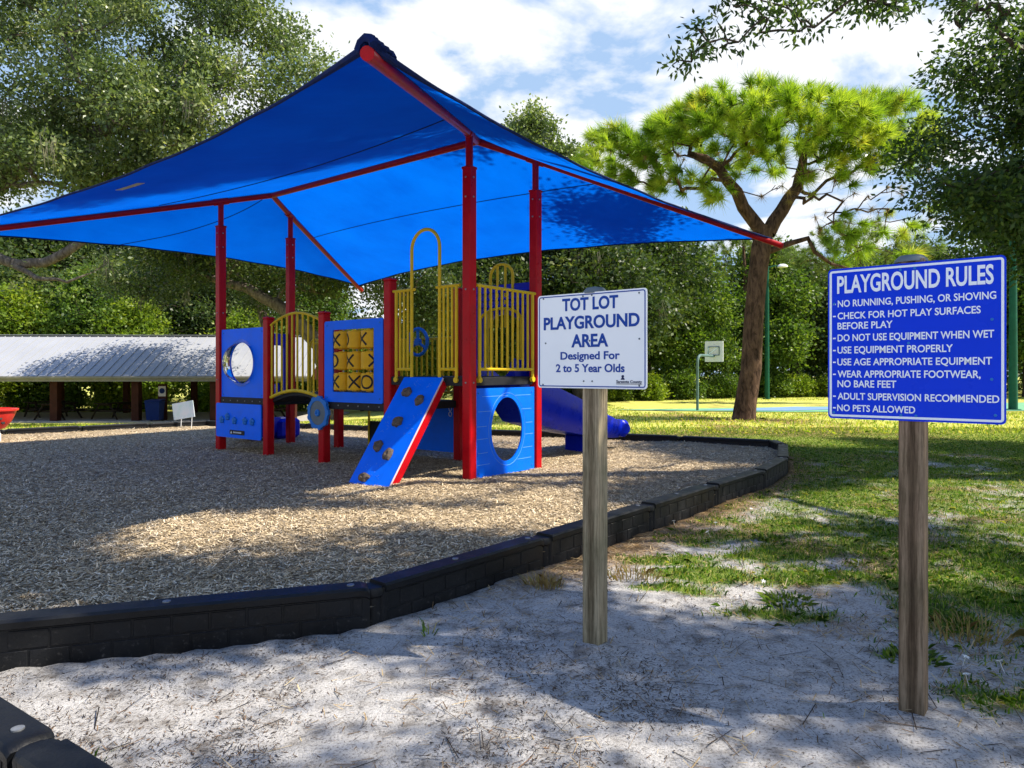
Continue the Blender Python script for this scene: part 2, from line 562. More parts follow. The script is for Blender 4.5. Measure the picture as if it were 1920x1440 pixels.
# ------------------------------------------------------------------ layout
P1 = Vector((-0.504, 8.26, 0.06))
RZ = -math.atan2(.61, .792)
def loc2w(x, y, z=0):
    c, s_ = math.cos(RZ), math.sin(RZ)
    return Vector((P1.x + x * c - y * s_, P1.y + x * s_ + y * c, P1.z + z))

# edge of the mulch bed: outer foot of the border timbers, from off-frame left, past the camera, round the bed
BORDER = [(-6.0, 2.0), (-4.20, 2.60), (-2.47, 3.12), (-.74, 3.66), (.21, 4.76), (1.16, 5.92), (2.02, 6.98), (2.88, 8.02), (3.62, 9.2), (4.28, 10.9),
          (4.36, 11.55), (3.0, 12.32), (2.05, 12.76), (.85, 13.2), (-.4, 13.62), (-1.7, 14.1), (-3.1, 14.75), (-4.5, 15.4), (-5.9, 16.1), (-7.3, 16.75),
          (-8.2, 15.75), (-9.1, 14.75), (-10.0, 13.8), (-11.2, 12.9), (-12.5, 12.0), (-13.6, 9), (-13, 5), (-9, 1.0)]
def inside(px, py, poly):
    px = np.asarray(px); py = np.asarray(py)
    r = np.zeros(px.shape, bool)
    n = len(poly)
    for i in range(n):
        x1, y1 = poly[i]; x2, y2 = poly[(i + 1) % n]
        c = ((y1 > py) != (y2 > py)) & (px < (x2 - x1) * (py - y1) / (y2 - y1 + 1e-12) + x1)
        r ^= c
    return r
def dist_poly(px, py, poly, closed=True):
    d = np.full(np.shape(px), 1e9)
    n = len(poly)
    for i in range(n if closed else n - 1):
        ax, ay = poly[i]; bx, by = poly[(i + 1) % n]
        vx, vy = bx - ax, by - ay
        t = np.clip(((px - ax) * vx + (py - ay) * vy) / (vx * vx + vy * vy), 0, 1)
        d = np.minimum(d, np.hypot(px - ax - t * vx, py - ay - t * vy))
    return d

PATCHES = [(1.15, 5.0, .5, .26), (1.95, 4.55, .55, .3), (2.45, 6.1, .8, .55), (2.2, 5.2, .6, .4), (2.75, 4.1, .7, .5), (3.0, 3.6, .6, .45), (2.3, 3.75, .45, .3),
           (3.3, 7.6, .9, .7), (1.8, 6.3, .55, .35), (1.5, 3.85, .45, .2), (2.9, 5.2, .8, .4), (2.2, 2.85, .45, .25), (3.4, 4.6, .7, .5), (.95, 4.25, .25, .12), (1.5, 5.75, .7, .4), (1.25, 4.55, .45, .2), (1.95, 5.05, .6, .3), (2.6, 4.6, .5, .25), (3.2, 5.9, .7, .4)]
def cover(x, y):
    """share of the ground that grass hides"""
    x = np.asarray(x, float); y = np.asarray(y, float)
    base = .80 * sstep(4.4, 8.0, y + .25 * x) + .36 * sstep(10.0, 14.0, y)
    base = np.maximum(base, .72 * sstep(.9, 2.6, x) * sstep(2.2, 3.8, y))
    p = np.zeros(x.shape)
    wx = x + .35 * (fbm(x * 2.2, y * 2.2, 41) - .5); wy = y + .35 * (fbm(x * 2.2, y * 2.2, 43) - .5)
    for cx, cy, rx, ry in PATCHES:
        p = np.maximum(p, np.clip(1.35 - np.hypot((wx - cx) / rx, (wy - cy) / ry), 0, 1))
    c = np.maximum(base, p * .95)
    n = fbm(x * 1.1 + 3, y * 1.1 + 9, 11, 5)
    n2 = fbm(x * 5.0, y * 5.0, 12, 3)
    n3 = fbm(x * 14.0, y * 14.0, 13, 2)
    c = sstep(.22, .98, c + (n - .5) * .8 + (n2 - .5) * .55 + (n3 - .5) * .35)
    c = np.maximum(c, sstep(13, 16, y) * .9)
    c = np.where(x < -3, np.maximum(c, .9 * sstep(12, 15, y)), c)
    return c
def straw(x, y):
    """pine straw and dead thatch"""
    a = sstep(2.8, .4, np.hypot((x - 7.0) * .75, (y - 20.4) * 1.1) + 1.6 * (fbm(x * .9, y * .9, 70) - .5))
    n = fbm(x * .8, y * .8, 71)
    a = np.maximum(a, .75 * sstep(.52, .70, n) * sstep(10, 16, y) * sstep(40, 26, y))
    d = dist_poly(x, y, BORDER[2:12], False)
    a = np.maximum(a, .8 * sstep(.75, .15, d + .5 * (fbm(x * 3, y * 3, 72) - .4)) * sstep(-.6, .5, x))
    a = np.maximum(a, .55 * sstep(.55, .72, fbm(x * 1.9, y * 1.9, 75)) * sstep(3.0, 5.2, y + .4 * x))
    return a

# ------------------------------------------------------------------ ground
def axis(lo, hi, mid0, mid1, fine, coarse_growth=1.12):
    a = list(np.arange(mid0, mid1, fine))
    s = fine; v = mid1
    while v < hi:
        a.append(v); s *= coarse_growth; v += s
    a.append(hi)
    s = fine; v = mid0 - fine; b = []
    while v > lo:
        b.append(v); s *= coarse_growth; v -= s
    b.append(lo)
    return np.array(b[::-1] + a)

def grid_mesh(name, xs, ys, zf, m, attrs=None, smooth=True):
    X, Y = np.meshgrid(xs, ys)
    Z = zf(X, Y)
    V = np.stack([X.ravel(), Y.ravel(), Z.ravel()], 1)
    nx, ny = len(xs), len(ys)
    i = (np.arange(ny - 1)[:, None] * nx + np.arange(nx - 1)[None, :]).ravel()
    F = np.stack([i, i + 1, i + nx + 1, i + nx], 1)
    at = {k: f(X, Y).ravel() for k, f in (attrs or {}).items()}
    return np_mesh(name, V, F, m, smooth=smooth, attrs=at)

def ground_mat():
    m, nt, bs, out = nodes('sand and lawn')
    ac = nt.nodes.new('ShaderNodeAttribute'); ac.attribute_name = 'cover'
    ast = nt.nodes.new('ShaderNodeAttribute'); ast.attribute_name = 'straw'
    fine = noise(nt, 90, 8, .75)
    mid = noise(nt, 7, 7, .65)
    sand = ramp(nt, [(.32, (.22, .20, .18)), (.46, (.45, .435, .42)), (.7, (.60, .585, .57))], mid)
    sp = ramp(nt, [(.38, (.16, .14, .12)), (.50, (1, 1, 1))], fine)
    mu = nt.nodes.new('ShaderNodeMix'); mu.data_type = 'RGBA'; mu.blend_type = 'MULTIPLY'; mu.inputs['Factor'].default_value = .75
    nt.links.new(sand, mu.inputs['A']); nt.links.new(sp, mu.inputs['B'])
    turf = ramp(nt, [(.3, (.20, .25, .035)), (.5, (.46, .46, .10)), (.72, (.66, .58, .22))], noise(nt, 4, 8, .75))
    lush_shaded = ramp(nt, [(.3, (.06, .10, .018)), (.5, (.13, .19, .03)), (.72, (.27, .28, .08))], noise(nt, 6, 8, .75))  # near turf: lush green, darkened with shade in the colour
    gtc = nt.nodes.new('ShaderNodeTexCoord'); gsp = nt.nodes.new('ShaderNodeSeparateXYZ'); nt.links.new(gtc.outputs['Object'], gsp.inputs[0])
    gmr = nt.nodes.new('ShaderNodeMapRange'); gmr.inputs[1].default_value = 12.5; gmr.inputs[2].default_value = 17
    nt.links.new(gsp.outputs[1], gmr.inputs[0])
    turf = mixc(nt, gmr.outputs[0], lush_shaded, turf)  # green to dry by distance, with shade and sun also in the colour
    dead = ramp(nt, [(.3, (.10, .06, .03)), (.7, (.30, .19, .09))], noise(nt, 26, 8, .75))
    # break the masks up at a fine scale
    def brk(fac, s, amt):
        n = noise(nt, s, 6, .7)
        a = nt.nodes.new('ShaderNodeMath'); a.operation = 'MULTIPLY_ADD'
        nt.links.new(n, a.inputs[0]); a.inputs[1].default_value = amt; a.inputs[2].default_value = -amt / 2
        b = nt.nodes.new('ShaderNodeMath'); b.operation = 'ADD'; b.use_clamp = True
        nt.links.new(fac, b.inputs[0]); nt.links.new(a.outputs[0], b.inputs[1])
        return ramp(nt, [(.22, (0, 0, 0)), (.85, (1, 1, 1))], b.outputs[0])
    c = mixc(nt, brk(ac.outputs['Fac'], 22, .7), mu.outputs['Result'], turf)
    c = mixc(nt, brk(ast.outputs['Fac'], 16, .8), c, dead)
    nt.links.new(c, bs.inputs['Base Color'])
    bs.inputs['Roughness'].default_value = .95
    bs.inputs['Specular IOR Level'].default_value = .1
    add = nt.nodes.new('ShaderNodeMath'); add.operation = 'ADD'
    nt.links.new(fine, add.inputs[0]); nt.links.new(mid, add.inputs[1])
    bump(nt, add.outputs[0], bs, .8, .02)
    return m
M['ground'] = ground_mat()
def ground_z(x, y):
    z = gz(x, y)
    near = sstep(14, 9, y)
    bumps = (.055 * (fbm(x * 1.3, y * 1.3, 5) - .5) + .013 * (fbm(x * 5, y * 5, 6) - .5)) * near
    heap = .045 * np.exp(-((x - .40) ** 2 + (y - 3.30) ** 2) / .05) + .03 * np.exp(-((x - 1.58) ** 2 + (y - 2.70) ** 2) / .05)
    ins = inside(x, y, BORDER)
    low = np.where(ins, -.06, 0)
    return z + bumps + heap + low
gx = axis(-160, 160, -5, 7, .055, 1.16)
gy = axis(-25, 240, 1.2, 12, .055, 1.13)
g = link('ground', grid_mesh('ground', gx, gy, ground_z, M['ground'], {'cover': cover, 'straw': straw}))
tag(g, kind='structure')

# mulch sheet
def mulch_mat():
    m, nt, bs, out = nodes('wood mulch')
    n1 = noise(nt, 42, 8, .78, stretch=(1, .6, 1), dist=1.2)
    n2 = noise(nt, 2.2, 5, .6)
    c = ramp(nt, [(.26, (.10, .08, .055)), (.42, (.32, .26, .175)), (.60, (.52, .43, .30)), (.75, (.68, .58, .42))], n1)
    t = ramp(nt, [(.3, (.85, .85, .88)), (.7, (1.06, 1.0, .92))], n2)
    mu = nt.nodes.new('ShaderNodeMix'); mu.data_type = 'RGBA'; mu.blend_type = 'MULTIPLY'; mu.inputs['Factor'].default_value = 1
    nt.links.new(c, mu.inputs['A']); nt.links.new(t, mu.inputs['B'])
    nt.links.new(mu.outputs['Result'], bs.inputs['Base Color'])
    bs.inputs['Roughness'].default_value = .95
    bs.inputs['Specular IOR Level'].default_value = .1
    bump(nt, n1, bs, 1.0, .03)
    return m
M['mulch'] = mulch_mat()
def mulch_h(x, y):
    d = dist_poly(x, y, BORDER)
    base = .06 + .10 * sstep(4.5, 3.2, y - .62 * (x + .7)) * 0 + .05 * (fbm(x * 1.4, y * 1.4, 21) - .5) + .018 * (fbm(x * 7, y * 7, 22) - .5)
    base = base + .045 * sstep(.6, .1, d)
    for hx, hy, hz in ((-1.1, 7.85, .05), (-.45, 8.6, -.03), (-.2, 8.3, .02)):
        base = base + hz * np.exp(-((x - hx) ** 2 + (y - hy) ** 2) / .12)
    return base + gz(x, y)
mx_ = axis(-14, 5, -5, 4.5, .06, 1.1); my_ = axis(.8, 17, 2.6, 12, .06, 1.1)
MX, MY = np.meshgrid(mx_, my_)
mk = inside(MX, MY, BORDER)
MV = np.stack([MX.ravel(), MY.ravel(), mulch_h(MX, MY).ravel()], 1)
ii = (np.arange(len(my_) - 1)[:, None] * len(mx_) + np.arange(len(mx_) - 1)[None, :]).ravel()
MF = np.stack([ii, ii + 1, ii + len(mx_) + 1, ii + len(mx_)], 1)
keep = mk.ravel()[MF].any(1) & (dist_poly(MX, MY, BORDER).ravel()[MF].min(1) < 99)
# pull the ragged outer vertices back on to the border line
bad = ~mk.ravel()
def pull(V, idx):
    P = V[idx, :2]
    best = np.full(len(P), 1e9); out = P.copy()
    n = len(BORDER)
    for i in range(n):
        a = np.array(BORDER[i]); b = np.array(BORDER[(i + 1) % n]); v = b - a
        t = np.clip(((P - a) @ v) / (v @ v), 0, 1)
        q = a + t[:, None] * v
        d = np.hypot(*(P - q).T)
        m_ = d < best
        best[m_] = d[m_]; out[m_] = q[m_]
    V[idx, :2] = out
used = np.zeros(len(MV), bool); used[MF[keep].ravel()] = True
idx = np.where(bad & used)[0]
pull(MV, idx)
remap = -np.ones(len(MV), int); remap[used] = np.arange(used.sum())
mulch = link('mulch_ground', np_mesh('mulch_ground', MV[used], remap[MF[keep]], M['mulch'], smooth=True))
tag(mulch, kind='structure')

def slivers(n_try, region, zf, l0, l1, w0, w1, dens, m, name, tilt=.35, lift=.008, seed=1):
    r = np.random.default_rng(seed)
    x0, x1, y0, y1 = region
    x = r.uniform(x0, x1, n_try); y = y0 * (y1 / y0) ** r.random(n_try)     # more of them near the camera
    k = r.random(n_try) < dens(x, y)
    x, y = x[k], y[k]
    n = len(x)
    z = zf(x, y) + lift * r.random(n)
    a = r.uniform(0, 2 * np.pi, n); l = r.uniform(l0, l1, n) ; w = r.uniform(w0, w1, n)
    ta = r.normal(0, tilt, n); tb = r.normal(0, tilt, n)
    dx = np.stack([np.cos(a) * np.cos(ta), np.sin(a) * np.cos(ta), np.sin(ta)], 1)
    dy = np.stack([-np.sin(a) * np.cos(tb), np.cos(a) * np.cos(tb), np.sin(tb)], 1)
    c = np.stack([x, y, z + .25 * l * np.abs(np.sin(ta))], 1)
    L = dx * (l / 2)[:, None]; Wd = dy * (w / 2)[:, None]
    e = r.uniform(.3, 1, n)[:, None]
    V = np.stack([c - L - Wd * e, c + L - Wd, c + L * 1.05 + Wd * e, c - L * .95 + Wd], 1).reshape(-1, 3)
    F = np.arange(4 * n).reshape(-1, 4)
    return link(name, np_mesh(name, V, F, m, rnd=r.random(n)))
def in_view(x, y, pad=.6):
    return (x > -y * .74 - pad) & (x < y * .74 + pad)
ch = slivers(760000, (-10.5, 4.6, 2.7, 16.3), mulch_h, .012, .055, .004, .011,
             lambda x, y: np.where(inside(x, y, BORDER) & (dist_poly(x, y, BORDER) > .14) & in_view(x, y, 2.2), 1, 0), M['chips'], 'mulch_chips', .2, .014, 3)
tag(ch, 'loose tan and grey wood chips covering the mulch bed', 'wood chips', kind='stuff')
li = slivers(420000, (-3.5, 7, 1.7, 12), ground_z, .004, .026, .0015, .005,
             lambda x, y: np.where(~inside(x, y, BORDER) & in_view(x, y) & (dist_poly(x, y, BORDER) > .05),
                                   np.clip(.16 + 2.2 * (fbm(x * 2.0, y * 2.0, 31, 5) - .45), .05, 1), 0), M['litter'], 'leaf_litter', .25, .006, 4)
tag(li, 'dark specks of dry leaf and twig litter on the white sand', 'litter', kind='stuff')

th = slivers(260000, (-1.0, 9, 2.2, 17), ground_z, .02, .09, .002, .005,
             lambda x, y: np.where(~inside(x, y, BORDER) & in_view(x, y) & (dist_poly(x, y, BORDER) > .06),
                                   np.clip(.75 * straw(x, y) + 1.1 * cover(x, y) * (1 - cover(x, y)) + .03, 0, 1), 0), M['thatch'], 'dry_thatch', .22, .012, 14)
tag(th, 'straw coloured dead grass and pine needles between the green patches', 'thatch', kind='stuff')
tw = slivers(900, (-3.0, 5, 1.9, 7), ground_z, .06, .22, .003, .006,
             lambda x, y: np.where(~inside(x, y, BORDER) & in_view(x, y) & (dist_poly(x, y, BORDER) > .06), .55, 0), M['litter'], 'fallen_twigs', .06, .012, 15)
tag(tw, 'thin dark fallen twigs scattered over the white sand', 'twigs', kind='stuff')

# ------------------------------------------------------------------ grass
def blades(n_try, region, dens, h0, h1, w0, w1, m, name, seed, lean=.5, zf=ground_z, logy=True, skew=1.0):
    r = np.random.default_rng(seed)
    x0, x1, y0, y1 = region
    x = r.uniform(x0, x1, n_try)
    y = y0 * (y1 / y0) ** r.random(n_try) if logy else r.uniform(y0, y1, n_try)
    k = r.random(n_try) < dens(x, y)
    x, y = x[k], y[k]; n = len(x)
    z = zf(x, y) - .004
    h = r.uniform(h0, h1, n); w = r.uniform(w0, w1, n)
    a = r.uniform(0, 2 * np.pi, n); b = r.uniform(0, 2 * np.pi, n)
    le = np.abs(r.normal(0, lean, n))
    base = np.stack([x, y, z], 1)
    s = np.stack([np.cos(a), np.sin(a), 0 * a], 1) * (w / 2)[:, None]
    d1 = np.stack([np.cos(b) * le * .35, np.sin(b) * le * .35, np.ones(n) * .6], 1) * h[:, None]
    d2 = np.stack([np.cos(b) * le, np.sin(b) * le, .95 - .25 * np.minimum(le, 2)], 1) * h[:, None]
    V = np.stack([base - s, base + s, base + d1 + s * .7, base + d2, base + d1 - s * .7], 1).reshape(-1, 3)
    F = np.arange(5 * n).reshape(-1, 5)
    return link(name, np_mesh(name, V, F, m, rnd=r.random(n) ** skew))
gr = blades(600000, (-1, 13, 2.2, 17), lambda x, y: np.where(~inside(x, y, BORDER) & in_view(x, y) & (dist_poly(x, y, BORDER) > .1), cover(x, y) ** 1.3 * .9, 0),
            .012, .050, .004, .009, M['grass'], 'lawn_grass', 8, .9, skew=1.15)
tag(gr, 'patchy green lawn growing through white sand on the right', 'grass', kind='stuff')
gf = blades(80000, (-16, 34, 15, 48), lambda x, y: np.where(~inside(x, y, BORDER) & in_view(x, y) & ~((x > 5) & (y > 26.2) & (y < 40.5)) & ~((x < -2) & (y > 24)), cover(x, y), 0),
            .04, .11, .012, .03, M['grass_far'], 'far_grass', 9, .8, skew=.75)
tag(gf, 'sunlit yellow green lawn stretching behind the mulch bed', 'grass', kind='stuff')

def tuft(name, label, cat, x, y, rad, n, h0, h1, m, seed, w=.006, lean=.9, group=None):
    r = np.random.default_rng(seed)
    ang = r.uniform(0, 2 * np.pi, n); rr = rad * np.sqrt(r.random(n))
    px, py = rr * np.cos(ang), rr * np.sin(ang) * .8
    h = r.uniform(h0, h1, n); b = ang + r.normal(0, .6, n); le = np.minimum(np.abs(r.normal(.3, lean, n)) * (.3 + rr / rad), 1.25)
    base = np.stack([px, py, 0 * px - .01], 1); a = r.uniform(0, 6.28, n)
    s = np.stack([np.cos(a), np.sin(a), 0 * a], 1) * w / 2
    d1 = np.stack([np.cos(b) * le * .4, np.sin(b) * le * .4, .6 + 0 * b], 1) * h[:, None]
    d2 = np.stack([np.cos(b) * le, np.sin(b) * le, .95 - .25 * np.minimum(le, 2)], 1) * h[:, None]
    V = np.stack([base - s, base + s, base + d1 + s * .7, base + d2, base + d1 - s * .7], 1).reshape(-1, 3)
    o = link(name, np_mesh(name, V, np.arange(5 * n).reshape(-1, 5), m, rnd=r.random(n)))
    o.location = (x, y, float(ground_z(np.array([x]), np.array([y]))[0]))
    return tag(o, label, cat, group)

tuft('dry_grass_tuft', 'straw coloured dry grass tuft against the black border, just left of the white sign post', 'grass tuft', .20, 4.32, .12, 150, .05, .12, M['grass_dry'], 1)
tuft('dry_grass_tuft', 'brown and yellow dry grass tuft in the sand, right of the white sign post', 'grass tuft', .78, 4.55, .17, 170, .04, .10, M['grass_dry'], 2)
tuft('dry_grass_tuft', 'flat dry yellow grass tuft beside the blue rules sign post on its right', 'grass tuft', 2.32, 3.55, .2, 160, .05, .13, M['grass_dry'], 3)
tuft('green_grass_tuft', 'lone small green grass sprout on white sand at the bottom of the picture', 'grass tuft', -.72, 2.25, .045, 90, .02, .045, M['grass'], 4, .004)
tuft('green_grass_tuft', 'tiny green sprout pressed against the near black timber at the lower left', 'grass tuft', -1.43, 2.34, .04, 14, .05, .09, M['grass'], 5, .006)
tuft('green_grass_tuft', 'small leafy green tuft at the foot of the black border, near the bend', 'grass tuft', -.42, 3.55, .05, 12, .04, .10, M['grass'], 6, .008)
for i, (x, y, d) in enumerate([(1.62, 4.1, 'leafy green weed clump between the two signs, in front of the large sand patch'), (2.05, 5.55, 'bright leafy weed clump left of the rules sign post, in the middle of the lawn'),
                               (2.42, 3.75, 'pale green leafy weed right of the rules sign post'), (1.86, 3.28, 'low leafy weed just left of the rules sign post')]):
    tuft('weed_clump', d, 'weed', x, y, .13, 150, .02, .065, M['leaf_mid'], 20 + i, .018, 1.0)
r_ = np.random.default_rng(77)
FL = [(2.28, 2.98), (2.33, 3.02), (2.42, 3.0), (2.05, 3.18), (2.62, 2.95), (2.20, 3.12), (1.95, 2.98), (1.30, 6.25), (1.42, 6.1), (1.75, 6.0), (1.62, 5.7), (2.35, 4.75), (2.25, 6.6), (1.55, 4.35)]
fb = MB()
for q in range(5):
    a = q * 2 * math.pi / 5
    fb.add([(0, 0, .05), (.010 * math.cos(a - .5), .010 * math.sin(a - .5), .056), (.019 * math.cos(a), .019 * math.sin(a), .053), (.010 * math.cos(a + .5), .010 * math.sin(a + .5), .056)], [(0, 1, 2, 3)])
fb.tube([(0, 0, -.01), (.003, 0, .052)], .0012, 4)
f0 = fb.build('white_flower', M['petal'])
for i, (x, y) in enumerate(FL):
    o = f0 if i == 0 else f0.copy()
    if i: COL.objects.link(o)
    o.location = (x, y, float(ground_z(np.array([x]), np.array([y]))[0])); o.rotation_euler = (r_.normal(0, .3), r_.normal(0, .3), r_.uniform(0, 6))
    tag(o, 'small white weed flower in the grass around the rules sign post', 'flower', 'white weed flowers in the grass')

# ------------------------------------------------------------------ border timbers
def timber(ax, ay, bx, by, label, flip=False, jl=True):
    dx, dy = bx - ax, by - ay
    L = math.hypot(dx, dy)
    rz = math.atan2(dy, dx)
    z = float(gz((ax + bx) / 2, (ay + by) / 2))
    nx, ny = -dy / L * .05, dx / L * .05          # a little inside the line
    t = thing('border_timber', label, 'garden edging', (ax + nx, ay + ny, z), rz, 'black plastic border timbers round the playground')
    b = MB()
    H = .215
    # body, cap with rounded nose, and the low lap at one end
    prof = [(-.058, -.12), (-.058, H - .05), (-.070, H - .042), (-.072, H - .012), (-.060, H), (.060, H), (.072, H - .012), (.070, H - .042), (.058, H - .05), (.058, -.12)]
    x0, x1 = (.085, L - .0)
    vs = []
    for x, k in ((x0, .0), (x0 + .01, 0), (x1 - .05, 0), (x1 - .018, -.008), (x1 - .004, -.022)):
        vs += [(x, y * (1 + k * 4), z_ + (k if z_ > .1 else 0)) for y, z_ in prof]
    n = len(prof); fs = [tuple(range(n)), tuple(range(4 * n, 5 * n))]
    for r in range(4):
        for i in range(n):
            j = (i + 1) % n
            fs.append((r * n + i, r * n + j, (r + 1) * n + j, (r + 1) * n + i))
    b.add(vs, fs)
    # half round knuckle at the joint
    M4 = Matrix.Translation((.052, 0, 0))
    b.lathe([(.055, -.12), (.055, H - .07), (.066, H - .06), (.068, H - .03), (.060, H - .016)], 14, M4)
    b.lathe([(.03, 0), (.03, H - .02)], 10, Matrix.Translation((.09, -.035, 0)))
    # embossed blocks in two courses on both faces
    for side in (-1, 1):
        for row, (za, zb) in enumerate(((-.02, .068), (.077, .160))):
            xs = x0 + .02 + (row * .085)
            first = True
            while xs < x1 - .06:
                w = .16 if not first or row else .16
                xe = min(xs + w, x1 - .045)
                if xe - xs > .03:
                    b.box(((xs + xe) / 2, side * .0595, (za + zb) / 2), (xe - xs, .0045, zb - za), bev=.002)
                xs = xe + .010
                first = False
    b.build('edging_body', M['border'], t, smooth=True)
    for px_ in (L - .10, L * .46):
        p = MB()
        p.lathe([(.0, H - .008), (.020, H - .008), (.019, H + .005), (.0, H + .007)], 14, Matrix.Translation((px_, 0, .0)), cap=False)
        p.build('stake_pin', M['steel'], t, smooth=True)
    return t
BL = ['black border timber running out of the picture at the left edge', 'long black border timber in deep shade at the left, below the wood chips',
      'black border timber ending at the sandy joint left of the white sign', 'black border timber with sunlit block pattern, left of the white sign post',
      'black border timber passing right behind the white sign post', 'black border timber right of the white sign post, with sandy lap joint',
      'dark border timber in the middle of the right side, by green weeds', 'border timber before the far right corner of the mulch bed',
      'border timber rising to the far right corner, pale top in the sun', 'short end timber closing the far right corner of the mulch bed',
      'far border timber joining the right corner, its dark inner face showing', 'far border timber one length left of the right corner',
      'far border timber beside the blue slide exit', 'far border timber hidden partly by the white sign', 'far border timber seen through the oval hole of the panel',
      'far border timber behind the blue climbing wall', 'far border timber behind the black steps', 'far border timber behind the arched bridge',
      'far border timber below the small white yard sign', 'sunlit border timber on the left edge, nearest the yard sign', 'sunlit border timber on the left edge between lawn and chips',
      'sunlit border timber on the left edge near the red bowl', 'border timber at the far left behind the red bowl']
for i in range(len(BL)):
    timber(*BORDER[i], *BORDER[i + 1], BL[i])
timber(-2.40, 2.71, -1.50, 2.10, 'near black border timber at the bottom left corner, end farther from the camera')
timber(-1.50, 2.10, -.47, 1.40, 'nearest black border timber at the bottom left corner, cut by the picture edge')

# ------------------------------------------------------------------ shade canopy
can = thing('shade_canopy', 'blue fabric shade canopy on four tall dark red posts over the play set', 'shade canopy', P1, RZ)
CX, CY = -2.73, .67
ZC = 3.26            # corner height over the chips
ZR = 4.27            # ridge
AX, AY = 4.80, 4.0
RHX = 2.28
PH = 3.69
def sq_post(b, x, y, z0, z1, s=.127):
    b.box((x, y, (z0 + z1) / 2), (s, s, z1 - z0), bev=.012)
for (x, y) in ((0, 0), (0, 1.34), (-5.46, 0), (-5.46, 1.34)):
    b = MB()
    sq_post(b, x, y, -.25, PH)
    po = b.build('post', M['red'], can)
    c = MB()
    c.box((x, y, PH - .004), (.137, .137, .03), bev=.006)
    c.tube([(x, y, PH - .1), (x, y, PH + .30), (x, y, 4.13)], [.044, .044, .05], 14)
    c.build('post_neck', M['red_pipe'], po, smooth=True)
    k = MB()
    for zz in (PH - .12, PH - .35, 1.15, 2.25):
        k.lathe([(0, 0), (.012, 0), (.010, .008), (0, .010)], 10, Matrix.Translation((x, y - .0635, zz)) @ Matrix.Rotation(R(90), 4, 'X'))
        k.lathe([(0, 0), (.012, 0), (.010, .008), (0, .010)], 10, Matrix.Translation((x + .0635, y, zz)) @ Matrix.Rotation(R(90), 4, 'Y'))
    k.build('bolt', M['steel'], po, smooth=True)
def corner(sx, sy):
    return Vector((CX + sx * AX, CY + sy * AY, ZC))
def ridge(sx):
    return Vector((CX + sx * RHX, CY, ZR))
rb = MB(); rb.tube([ridge(-1), ridge(1)], .046, 14)
rb.build('ridge_beam', M['red_pipe'], can, smooth=True)
for sx in (-1, 1):
    for sy in (-1, 1):
        a, e = ridge(sx), corner(sx, sy)
        px = Vector((-5.46 if sx < 0 else 0, 0 if sy < 0 else 1.34, 4.10))
        e2 = e + (e - px).normalized() * (.02 if (sx, sy) == (1, -1) else .17)
        b = MB(); b.tube([a, px, e2], .045, 14)
        r = b.build('rafter', M['red_pipe'], can, smooth=True)
        c = MB()
        d = (e2 - px).normalized()
        c.tube([e2 - d * .05, e2 + d * .008], .046, 14)
        c.build('end_cap', M['red_pipe'], r, smooth=True)
        j = MB(); j.tube([px - d * .12, px + d * .12], .056, 14)
        j.build('bracket', M['red_pipe'], r, smooth=True)
LIFT = .058
def edge_pt(A, B, s, inward, depth, up):
    k = 4 * s * (1 - s)
    return A.lerp(B, s) + inward * depth * k + Vector((0, 0, up * k))
def panel(A, B, Ra, Rb, inward, depth, up, sag, seed, seam=None):
    ns, nt_ = 64, 30
    P = np.zeros((ns + 1, nt_ + 1, 3))
    for i in range(ns + 1):
        s = i / ns
        e = edge_pt(A, B, s, inward, depth, up); q = Ra.lerp(Rb, s)
        for j in range(nt_ + 1):
            t = j / nt_
            p = e.lerp(q, t)
            k = 4 * s * (1 - s)
            p.z += LIFT - sag * k * 4 * t * (1 - t)
            wr = (.018 * math.sin(s * 31 + seed + 6 * t) + .012 * math.sin(s * 57 + t * 9 + seed * 2)) * (1 - t) ** 2 * min(1, 6 * s * (1 - s)) * .25
            p.z += wr
            P[i, j] = p
    V = P.reshape(-1, 3)
    i = (np.arange(ns)[:, None] * (nt_ + 1) + np.arange(nt_)[None, :]).ravel()
    F = np.stack([i, i + nt_ + 1, i + nt_ + 2, i + 1], 1)
    o = link('fabric_panel', np_mesh('fabric_panel', V, F, M['cloth'], smooth=True), can)
    h = MB()
    pts = [Vector(P[i_, 0]) + Vector((0, 0, -.004)) for i_ in range(ns + 1)]
    rr = [.013 + .016 * max(0, 1 - i_ / 7) for i_ in range(ns + 1)]
    h.tube(pts, rr, 8)
    h.build('hem', M['cloth_hem'], o, smooth=True)
    if seam:
        for (s0, t0, s1, t1) in seam:
            b = MB(); q = []
            for k in range(41):
                s = s0 + (s1 - s0) * k / 40; t = t0 + (t1 - t0) * k / 40
                fi, fj = s * ns, t * nt_
                a, c = int(min(fi, ns - 1)), int(min(fj, nt_ - 1))
                u, v = fi - a, fj - c
                q.append(Vector((P[a, c] * (1 - u) + P[a + 1, c] * u) * (1 - v) + (P[a, c + 1] * (1 - u) + P[a + 1, c + 1] * u) * v) - Vector((0, 0, .006)))
            b.tube(q, .007, 5)
            b.build('seam', M['cloth_hem'], o, smooth=True)
    return o, P
cA, cB, cC, cD = corner(1, -1), corner(-1, -1), corner(-1, 1), corner(1, 1)
pAB, GAB = panel(cA, cB, ridge(1), ridge(-1), Vector((0, 1, 0)), .62, .15, .06, 1, [(.02, .62, .98, .62)])
pCD, GCD = panel(cC, cD, ridge(-1), ridge(1), Vector((0, -1, 0)), .62, .15, .06, 2, [(0.0, .60, 1.0, .60)])
pAD, GAD = panel(cA, cD, ridge(1), ridge(1), Vector((-1, 0, 0)), .55, .13, .05, 3)
pBC, GBC = panel(cB, cC, ridge(-1), ridge(-1), Vector((1, 0, 0)), .55, .13, .05, 4, [(.30, .0, .42, .9)])
